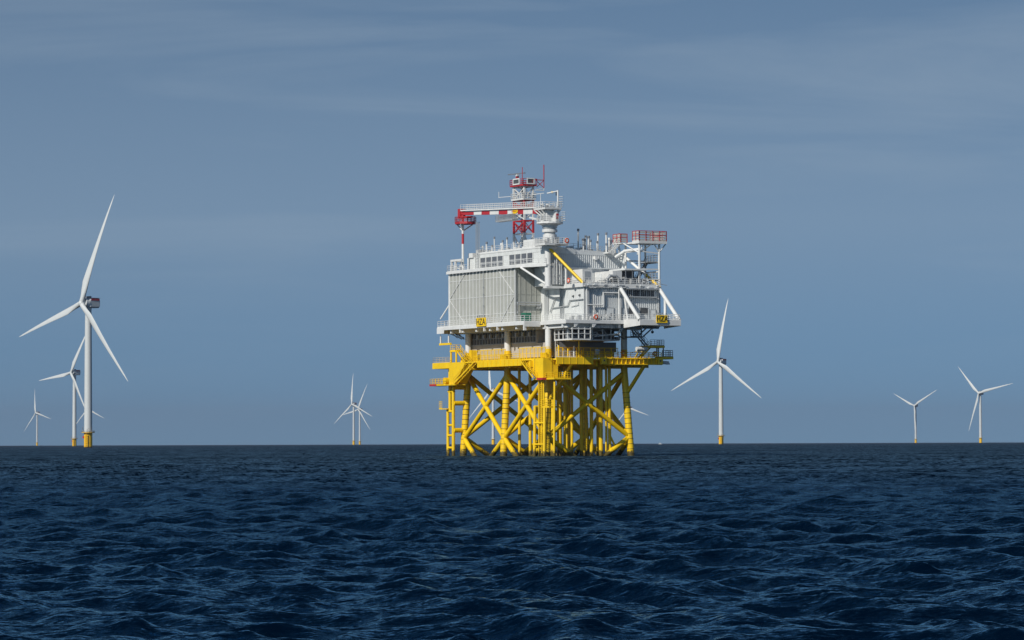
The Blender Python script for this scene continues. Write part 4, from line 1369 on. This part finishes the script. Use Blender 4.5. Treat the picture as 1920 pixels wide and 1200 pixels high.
red_rail([(16.0, -4.2), (16.0, -6.6), (22.0, -6.6), (22.0, -.7)], 40.4)
MB().box((14.4, -2.4, 40.1), (16.0, .6, 40.3)).build('landing', WHITE, AT)
red_rail([(14.5, .5), (14.5, -2.3), (15.9, -2.3)], 40.3, 1.7)
stair(AT, (13.2, -1.4, 38.6), (15.0, -1.4, 40.3), 1.0, WHITE, (0, 1, 0))
MB().box((12.2, -1.6, 38.3), (13.6, .2, 38.5)).build('landing', WHITE, AT)
for p, q, r in (((16.4, -6, 38.2), (14.6, -3.2, 40.1), .13), ((20.75, -6, 38.4), (22.0, -6.4, 40.1), .12), ((20.75, -6, 38.4), (19.3, -6.4, 40.1), .12), ((17.2, -6.4, 40.1), (16.4, -6, 38.2), .1), ((18.0, -2.5, 38.2), (19.2, -6.2, 40.1), .12)):
    MB().tube(p, q, r, n=8).build('knee_brace', WHITE, AT)
for p, q in (((16.4, -6, 38.6), (20.75, -6, 38.2)), ((16.4, -6, 38.6), (16.4, -.9, 38.6)), ((20.75, -6, 36.5), (20.75, -.9, 36.5)), ((20.75, -6, 34.8), (20.75, -.9, 34.8)), ((16.4, -6, 35.2), (20.75, -6, 35.2)), ((16.4, -.9, 37), (20.75, -.9, 37)),
             ((20.75, -6, 33.2), (20.75, -.9, 33.2)), ((16.4, -6, 33.3), (20.75, -6, 33.3))):
    MB().bar(p, q, .16, .22).build('cross_beam', WHITE if p[1] < -5 else DUCT, AT)
MB().path([(14.0, -1.5, 37.7), (15.0, -3.0, 38.7), (16.4, -5.6, 38.9)], .3, 10).build('curved_bracket', WHITE, AT)
stair(AT, (17.2, -3.0, 32.2), (19.9, -3.0, 36.4), .9, DUCT, (0, 1, 0))
for k, (a, b) in enumerate(((33.3, 34.7), (36.6, 38.0))):
    gp = MB().box((18.2, -5.9, a - .1), (20.7, -1.2, a)).build('landing', STEEL, AT)
    MB().rail([(18.2, -5.9, a), (20.6, -5.9, a)], 1.3, .6, r=.045).rail([(20.6, -5.9, a), (20.6, -1.2, a)], 1.3, .9, r=.045).build('railing', STEEL, gp)
MB().tube((20.8, -6, 32.5), (22.4, -6.2, 32.2), .05, n=5).build('antenna_arm', STEEL, AT)

# lattice mast
LM = thing('lattice_mast', 'red and white lattice radio mast with antennas rising behind the roof', 'mast', 5, 18.5, 39)
mv0, mv1, mu0, mu1 = 5.0, 6.9, 18.1, 22.4
secs = ((38.6, 43.1, WHITE), (43.1, 45.6, RED), (45.6, 47.4, WHITE), (47.4, 49.6, RED), (49.6, 52.2, WHITE))
for z0, z1, m_ in secs:
    for v_ in (mv0, mv1):
        for u_ in (mu0, mu1):
            MB().box((v_ - .17, u_ - .17, z0), (v_ + .17, u_ + .17, z1 - .002)).build('mast_leg', m_, LM)
    for v_ in (mv0, mv1):
        MB().bar((v_ - .02, mu0, z0 + .1), (v_ - .02, mu1, z1 - .2), .13, .17).bar((v_ + .08, mu1, z0 + .1), (v_ + .08, mu0, z1 - .2), .13, .17).build('lattice_brace', m_, LM)
    for u_ in (mu0, mu1):
        MB().bar((mv0, u_ - .02, z0 + .1), (mv1, u_ - .02, z1 - .2), .09, .12).bar((mv1, u_ + .08, z0 + .1), (mv0, u_ + .08, z1 - .2), .09, .12).build('lattice_brace', m_, LM)
    rg = MB()
    for v_ in (mv0, mv1):
        rg.box((v_ - .1, mu0, z1 - .2), (v_ + .1, mu1, z1 - .004))
    rg.box((mv0, mu0 - .1, z1 - .2), (mv1, mu0 + .1, z1 - .004)).box((mv0, mu1 - .1, z1 - .2), (mv1, mu1 + .1, z1 - .004))
    rg.build('ring_beam', m_, LM)
MB().rail([(mv0 - .1, mu1, 43.3), (mv0 - .1, mu0, 43.3)], 1.1, 1.4, r=.06, bars=2, toe=False).build('railing', RED, LM)


def mast_deck(z, m_, rm, e=.4, solid=True):
    d = MB().box((mv0 - e, mu0 - e, z), (mv1 + e, mu1 + e, z + .2)).build('mast_platform', m_, LM)
    MB().rail([(mv0 - e, mu1 + e, z + .2), (mv0 - e, mu0 - e, z + .2), (mv1 + e, mu0 - e, z + .2), (mv1 + e, mu1 + e, z + .2)], 1.15, .9, r=.06, closed=True).build('railing', rm, d)
    return d


mast_deck(52.2, RED, RED, .55); mast_deck(49.5, WHITE, WHITE); mast_deck(47.2, RED, RED, .1)
f = MB()
f.box((4.30, 18.9, 52.5), (4.38, 21.6, 52.72)).box((4.30, 18.9, 53.5), (4.38, 21.6, 53.72)).box((4.3, 18.9, 52.72), (4.38, 19.15, 53.5)).box((4.3, 21.35, 52.72), (4.38, 21.6, 53.5))
fb = f.build('antenna_panel', WHITE, LM)
MB().box((4.385, 19.16, 52.73), (4.42, 21.34, 53.49)).build('antenna_screen', DARK, fb)
f = MB()
f.box((5.2, 17.42, 52.5), (6.9, 17.5, 52.72)).box((5.2, 17.42, 53.5), (6.9, 17.5, 53.72)).box((5.2, 17.42, 52.72), (5.4, 17.5, 53.5)).box((6.7, 17.42, 52.72), (6.9, 17.5, 53.5))
fb = f.build('antenna_panel', WHITE, LM)
MB().box((5.41, 17.505, 52.73), (6.69, 17.54, 53.49)).build('antenna_screen', DARK, fb)
MB().box((4.5, 20.3, 52.4), (5.0, 20.7, 54.4)).build('radar_post', RED, LM)
MB().bar((3.1, 21.3, 54.5), (6.1, 19.7, 54.85), .22, .2).build('radar_scanner', DUCT, LM)
MB().box((4.45, 20.2, 54.2), (4.85, 20.8, 54.55)).build('radar_drive', WHITE, LM)
MB().tube((5.2, 19.3, 52.4), (5.2, 19.3, 55.9), .07, n=6).build('whip_antenna', RED, LM)
sf = MB()
for z in (53.4,):
    sf.bar((7.3, 17.8, z), (9.2, 17.8, z), .12, .14)
sf.bar((7.4, 17.8, 53.3), (9.1, 17.8, 51.9), .1, .1).bar((9.1, 17.8, 53.3), (7.5, 17.8, 52), .1, .1).bar((9.15, 17.8, 51.9), (9.15, 17.8, 53.4), .12, .12)
sf.build('antenna_frame', RED, LM)
sf = MB().bar((7.2, 17.8, 51.4), (9.2, 17.8, 51.4), .12, .14).bar((7.3, 17.8, 51.45), (9.1, 17.8, 51.9), .1, .1).bar((9.15, 17.8, 51.4), (9.15, 17.8, 51.898), .12, .12)
sf.build('antenna_frame', WHITE, LM)
MB().tube((9.15, 17.8, 53.4), (9.15, 17.8, 56.4), .1, n=6).build('whip_antenna', RED, LM)
MB().bar((4.9, 22.5, 50.45), (4.9, 28.4, 50.6), .1, .1).tube((4.9, 28.3, 50.5), (4.9, 28.3, 51.7), .06, n=5).build('antenna_arm', WHITE, LM)
MB().bar((6.6, 18.0, 50.5), (6.6, 13.2, 50.5), .1, .1).build('antenna_arm', WHITE, LM)
for k in range(3):
    MB().tube((6.0 + .3 * k, 20.6, 39), (6.0 + .3 * k, 20.6, 52), .05, n=6).build('cable_duct', STEEL, LM)

# boom rest post
BR = thing('boom_rest', 'red and white post with red railed platform carrying the crane boom tip', 'crane boom rest', -2, 30.4, 36.06)
pv, pu = -2.0, 30.4
for z0, z1, m_ in ((36.06, 41.4, WHITE), (41.4, 43.4, RED), (43.4, 45.3, WHITE), (45.3, 47.2, RED)):
    MB().tube((pv, pu, z0), (pv, pu, z1 - .002), .24, n=16).build('post_section', m_, BR)
cen = (pv + .7, pu + .2)
ringp = [(cen[0] + 2.0 * math.cos(R(45 * k + 22)), cen[1] + 2.4 * math.sin(R(45 * k + 22)), 45.3) for k in range(8)]
d = MB().prism(ringp, (0, 0, .3)).build('rest_platform', RED, BR)
MB().rail([Vector(p) + Vector((0, 0, .3)) for p in ringp], 1.1, .8, r=.05, closed=True).build('railing', RED, d)
for a in ((cen[0] - 1.6, pu - .8), (cen[0] + 1.7, pu + .4)):
    MB().tube((pv, pu, 43.9), (a[0], a[1], 45.3), .13, n=8).build('knee_brace', WHITE, BR)
MB().tube((pv, pu, 43.9), (pv - .2, pu + 2.0, 45.3), .13, n=8).build('knee_brace', WHITE, BR)
MB().box((pv - .5, pu - 2.9, 46.5), (pv + .7, pu + .4, 46.72)).box((pv - .5, pu + .2, 46.4), (pv + .7, pu + 1.2, 48.3)).box((pv - .45, pu - 2.4, 46.3), (pv + .5, pu - 1.4, 46.5)).build('saddle', RED, BR)
la = MB()
for a in ((-.6, 27.6), (-.1, 27.6), (-.6, 27.1), (-.1, 27.1)):
    la.box((a[0] - .035, a[1] - .035, 36.1), (a[0] + .035, a[1] + .035, 45.6))
for k in range(30):
    la.box((-.6, 27.55, 36.3 + k * .31), (-.1, 27.62, 36.36 + k * .31))
la.build('ladder', STEEL, BR)

# pedestal crane
CR = thing('pedestal_crane', 'white pedestal crane at the roof corner with red and white striped boom', 'crane', .4, 0, 39.4)
cc = (.4, 0.0)
MB().box((-1.9, -2.3, 39.5), (3.1, 2.0, 39.75)).build('base_deck', WHITE, CR)
MB().prism([(.3, -2.3, 39.52), (3.2, -2.3, 39.52), (3.6, -1.6, 39.52), (3.2, .5, 39.52)], (0, 0, .18)).build('deck_wing', WHITE, CR)
MB().rail([(-1.9, 2.0, 39.75), (-1.9, -2.3, 39.75), (3.1, -2.3, 39.75), (3.1, 0, 39.75)], 1.15, 1.0, r=.05).build('railing', WHITE, CR)
p = MB().lathe(cc, [(1.25, 38.9), (1.3, 40.6), (1.3, 41.6), (1.05, 41.62), (1.05, 42.0), (1.45, 42.05), (1.45, 42.55), (1.15, 42.6), (1.15, 42.75), (1.4, 42.8), (1.4, 43.2), (1.55, 43.25), (1.6, 43.5)], 26)
p.s = [len(f) == 4 for f in p.f]
p.s = [False] * len(p.f)
p.build('pedestal', WHITE, CR)
for k in range(7):
    a_ = R(200 + 28 * k)
    MB().box((cc[0] + 1.5 * math.cos(a_) - .2, cc[1] + 1.5 * math.sin(a_) - .2, 39.76), (cc[0] + 1.5 * math.cos(a_) + .2, cc[1] + 1.5 * math.sin(a_) + .2, 40.5 + .35 * (k % 3))).build('base_equipment', (WHITE, STEEL, GREYW)[k % 3], CR)
MB().lathe(cc, [(1.5, 43.3), (2.1, 43.5), (2.5, 43.62), (2.5, 43.82), (1.2, 43.83)], 20).build('slew_platform', WHITE, CR)
ringp = [(cc[0] + 2.45 * math.cos(R(30 * k)), cc[1] + 2.45 * math.sin(R(30 * k)), 43.82) for k in range(12)]
MB().rail(ringp, 1.15, .8, r=.045, closed=True).build('railing', WHITE, CR)
MB().box((-.7, -.8, 43.84), (.9, 1.7, 46.2)).build('machinery_house', WHITE, CR)
MB().tube((1.1, -.9, 43.84), (1.1, -.9, 46.0), .68, n=20).build('operator_cab', WHITE, CR)
for z in (44.5, 45.05):
    MB().box((.9, -1.62, z), (1.4, -1.5, z + .42)).build('red_mark', RED, CR)
MB().box((-.9, .7, 44.5), (-.7, 1.3, 45.4)).box((-.9, -.5, 44.2), (-.7, .1, 45.7)).build('house_door', STEEL, CR)
MB().box((-1.6, -1.8, 46.25), (1.9, 2.6, 46.45)).build('upper_platform', WHITE, CR)
for p_, q_ in (((-1.5, 2.5, 46.25), (-.7, 1.6, 45.2)), ((-1.5, -.2, 46.25), (-.7, -.4, 45.2)), ((1.8, -1.7, 46.25), (1.3, -.9, 45.2)), ((-1.5, 1.2, 46.25), (-.7, .6, 45.2))):
    MB().tube(p_, q_, .12, n=8).build('knee_brace', WHITE, CR)
MB().rail([(-1.6, 2.6, 46.45), (-1.6, -1.8, 46.45), (1.9, -1.8, 46.45), (1.9, 2.6, 46.45)], 1.2, .8, r=.045).build('railing', WHITE, CR)
for k in range(8):
    v_ = -1.3 + .38 * k
    MB().box((v_, .3 + .4 * (k % 3), 46.46), (v_ + .32, 1.0 + .4 * (k % 3), 46.9 + .3 * (k % 3))).build('winch_part', (STEEL, DUCT, WHITE)[k % 3], CR)
MB().tube((1.5, -1.2, 44.0), (1.5, -1.2, 49.9), .16, n=10).tube((1.5, -1.2, 49.75), (.2, .6, 49.4), .12, n=8).build('davit', WHITE, CR)
MB().box((.75, -.35, 49.4), (1.05, .05, 49.75)).build('davit_band', YELLOW, CR)
MB().tube((1.3, -.9, 49.6), (1.3, -.9, 48.9), .1, n=6).build('hook', BLACK, CR)
MB().tube((-.3, 2.2, 46.45), (-.3, 2.2, 49.5), .06, n=6).build('aerial', WHITE, CR)
cage = MB()
for k in range(5):
    z = 46.9 + k * .45
    cage.path([(1.6, -1.4, z), (2.1, -1.9, z), (2.5, -1.5, z), (2.1, -1.0, z)], .04, 5)
for k in range(5):
    z = 44.2 + k * .4
    cage.path([(1.9, -1.6, z), (2.5, -2.1, z), (2.9, -1.6, z), (2.5, -1.1, z)], .04, 5)
cage.build('ladder_cage', WHITE, CR)
# boom laid out to the left along u
b0, b1 = Vector((-.2, 2.6, 46.15)), Vector((-1.9, 29.9, 47.35))
marks = [(0, .075, RED), (.075, .195, WHITE), (.195, .265, RED), (.265, .40, WHITE), (.40, .515, RED), (.515, .635, WHITE), (.635, .745, RED), (.745, .85, WHITE), (.85, 1.0, RED)]
for a, b, m_ in marks:
    h0 = 1.15 - .45 * a
    MB().bar(b0.lerp(b1, a + .0006), b0.lerp(b1, b - .0006), .8, .98 - .35 * (a + b) / 2).build('boom_section', m_, CR)
ww = MB().bar(b0 + Vector((-.1, 0, .62)), b1 + Vector((-.1, 0.3, .5)), 1.3, .12).build('boom_walkway', WHITE, CR)
MB().rail([b0 + Vector((-.72, 0, .66)), b1 + Vector((-.72, .3, .54))], 1.15, 1.3, r=.04).rail([b0 + Vector((.5, 0, .66)), b1 + Vector((.5, .3, .54))], 1.15, 1.3, r=.04).build('railing', WHITE, ww)
MB().bar(b0 + Vector((0, 1.5, -.3)), (.0, 1.3, 44.6), .3, .35).build('luffing_strut', WHITE, CR)
MB().bar((-.2, 1.5, 44.3), (-.3, 6.5, 45.2), .3, .3).build('luffing_strut', WHITE, CR)
bk = MB()
bc = b0.lerp(b1, .42)
bk.box((bc.x - .7, bc.y - 3.2, bc.z - 1.75), (bc.x + .5, bc.y + 3.6, bc.z - 1.65))
bkt = bk.build('service_basket', STEEL, CR)
MB().rail([(bc.x - .7, bc.y - 3.2, bc.z - 1.65), (bc.x - .7, bc.y + 3.6, bc.z - 1.65), (bc.x + .5, bc.y + 3.6, bc.z - 1.65), (bc.x + .5, bc.y - 3.2, bc.z - 1.65)], 1.15, .5, r=.04, bars=4, closed=True).build('railing', STEEL, bkt)
lg_c = b0.lerp(b1, .31)
el = []
for k in range(20):
    a_ = 2 * math.pi * k / 20
    el.append((lg_c.x - .44, lg_c.y + 1.45 * math.cos(a_), lg_c.z + .05 + .44 * math.sin(a_)))
lo = MB().prism(el, (.03, 0, 0)).build('logo_plate', YELLOW, CR)
sq = MB()
zz = [(1.0, -.05), (.75, .15), (.5, -.1), (.2, .16), (-.1, -.1), (-.4, .15), (-.7, -.08), (-.95, .12)]
sq.path([(lg_c.x - .46, lg_c.y + y_, lg_c.z + .05 + z_) for y_, z_ in zz], .045, 5)
sq.build('logo_lettering', RED, lo)
MB().box((b1.x - .4, b1.y - .2, b1.z - .2), (b1.x + .4, b1.y + 1.0, b1.z + .3)).build('boom_tip', RED, CR)

# ---------------------------------------------------------------- the air
hz = bpy.data.meshes.new('haze')
hb_ = MB().box((-25500, -25500, -15), (25500, 25500, 262))
hz.from_pydata(hb_.v, [], hb_.f)
ho = bpy.data.objects.new('haze', hz)
ho['kind'] = 'stuff'
COL.objects.link(ho)
hm = bpy.data.materials.new('haze_air')
hm.use_nodes = True
ht = hm.node_tree
ht.nodes.clear()
ho_ = N(ht, 'ShaderNodeOutputMaterial')
pv_ = N(ht, 'ShaderNodeVolumePrincipled')
pv_.inputs['Color'].default_value = (0.50, 0.50, 0.60, 1)
pv_.inputs['Density'].default_value = 2.4e-5
pv_.inputs['Anisotropy'].default_value = 0.2
L(ht, pv_.outputs[0], ho_.inputs['Volume'])
hz.materials.append(hm)
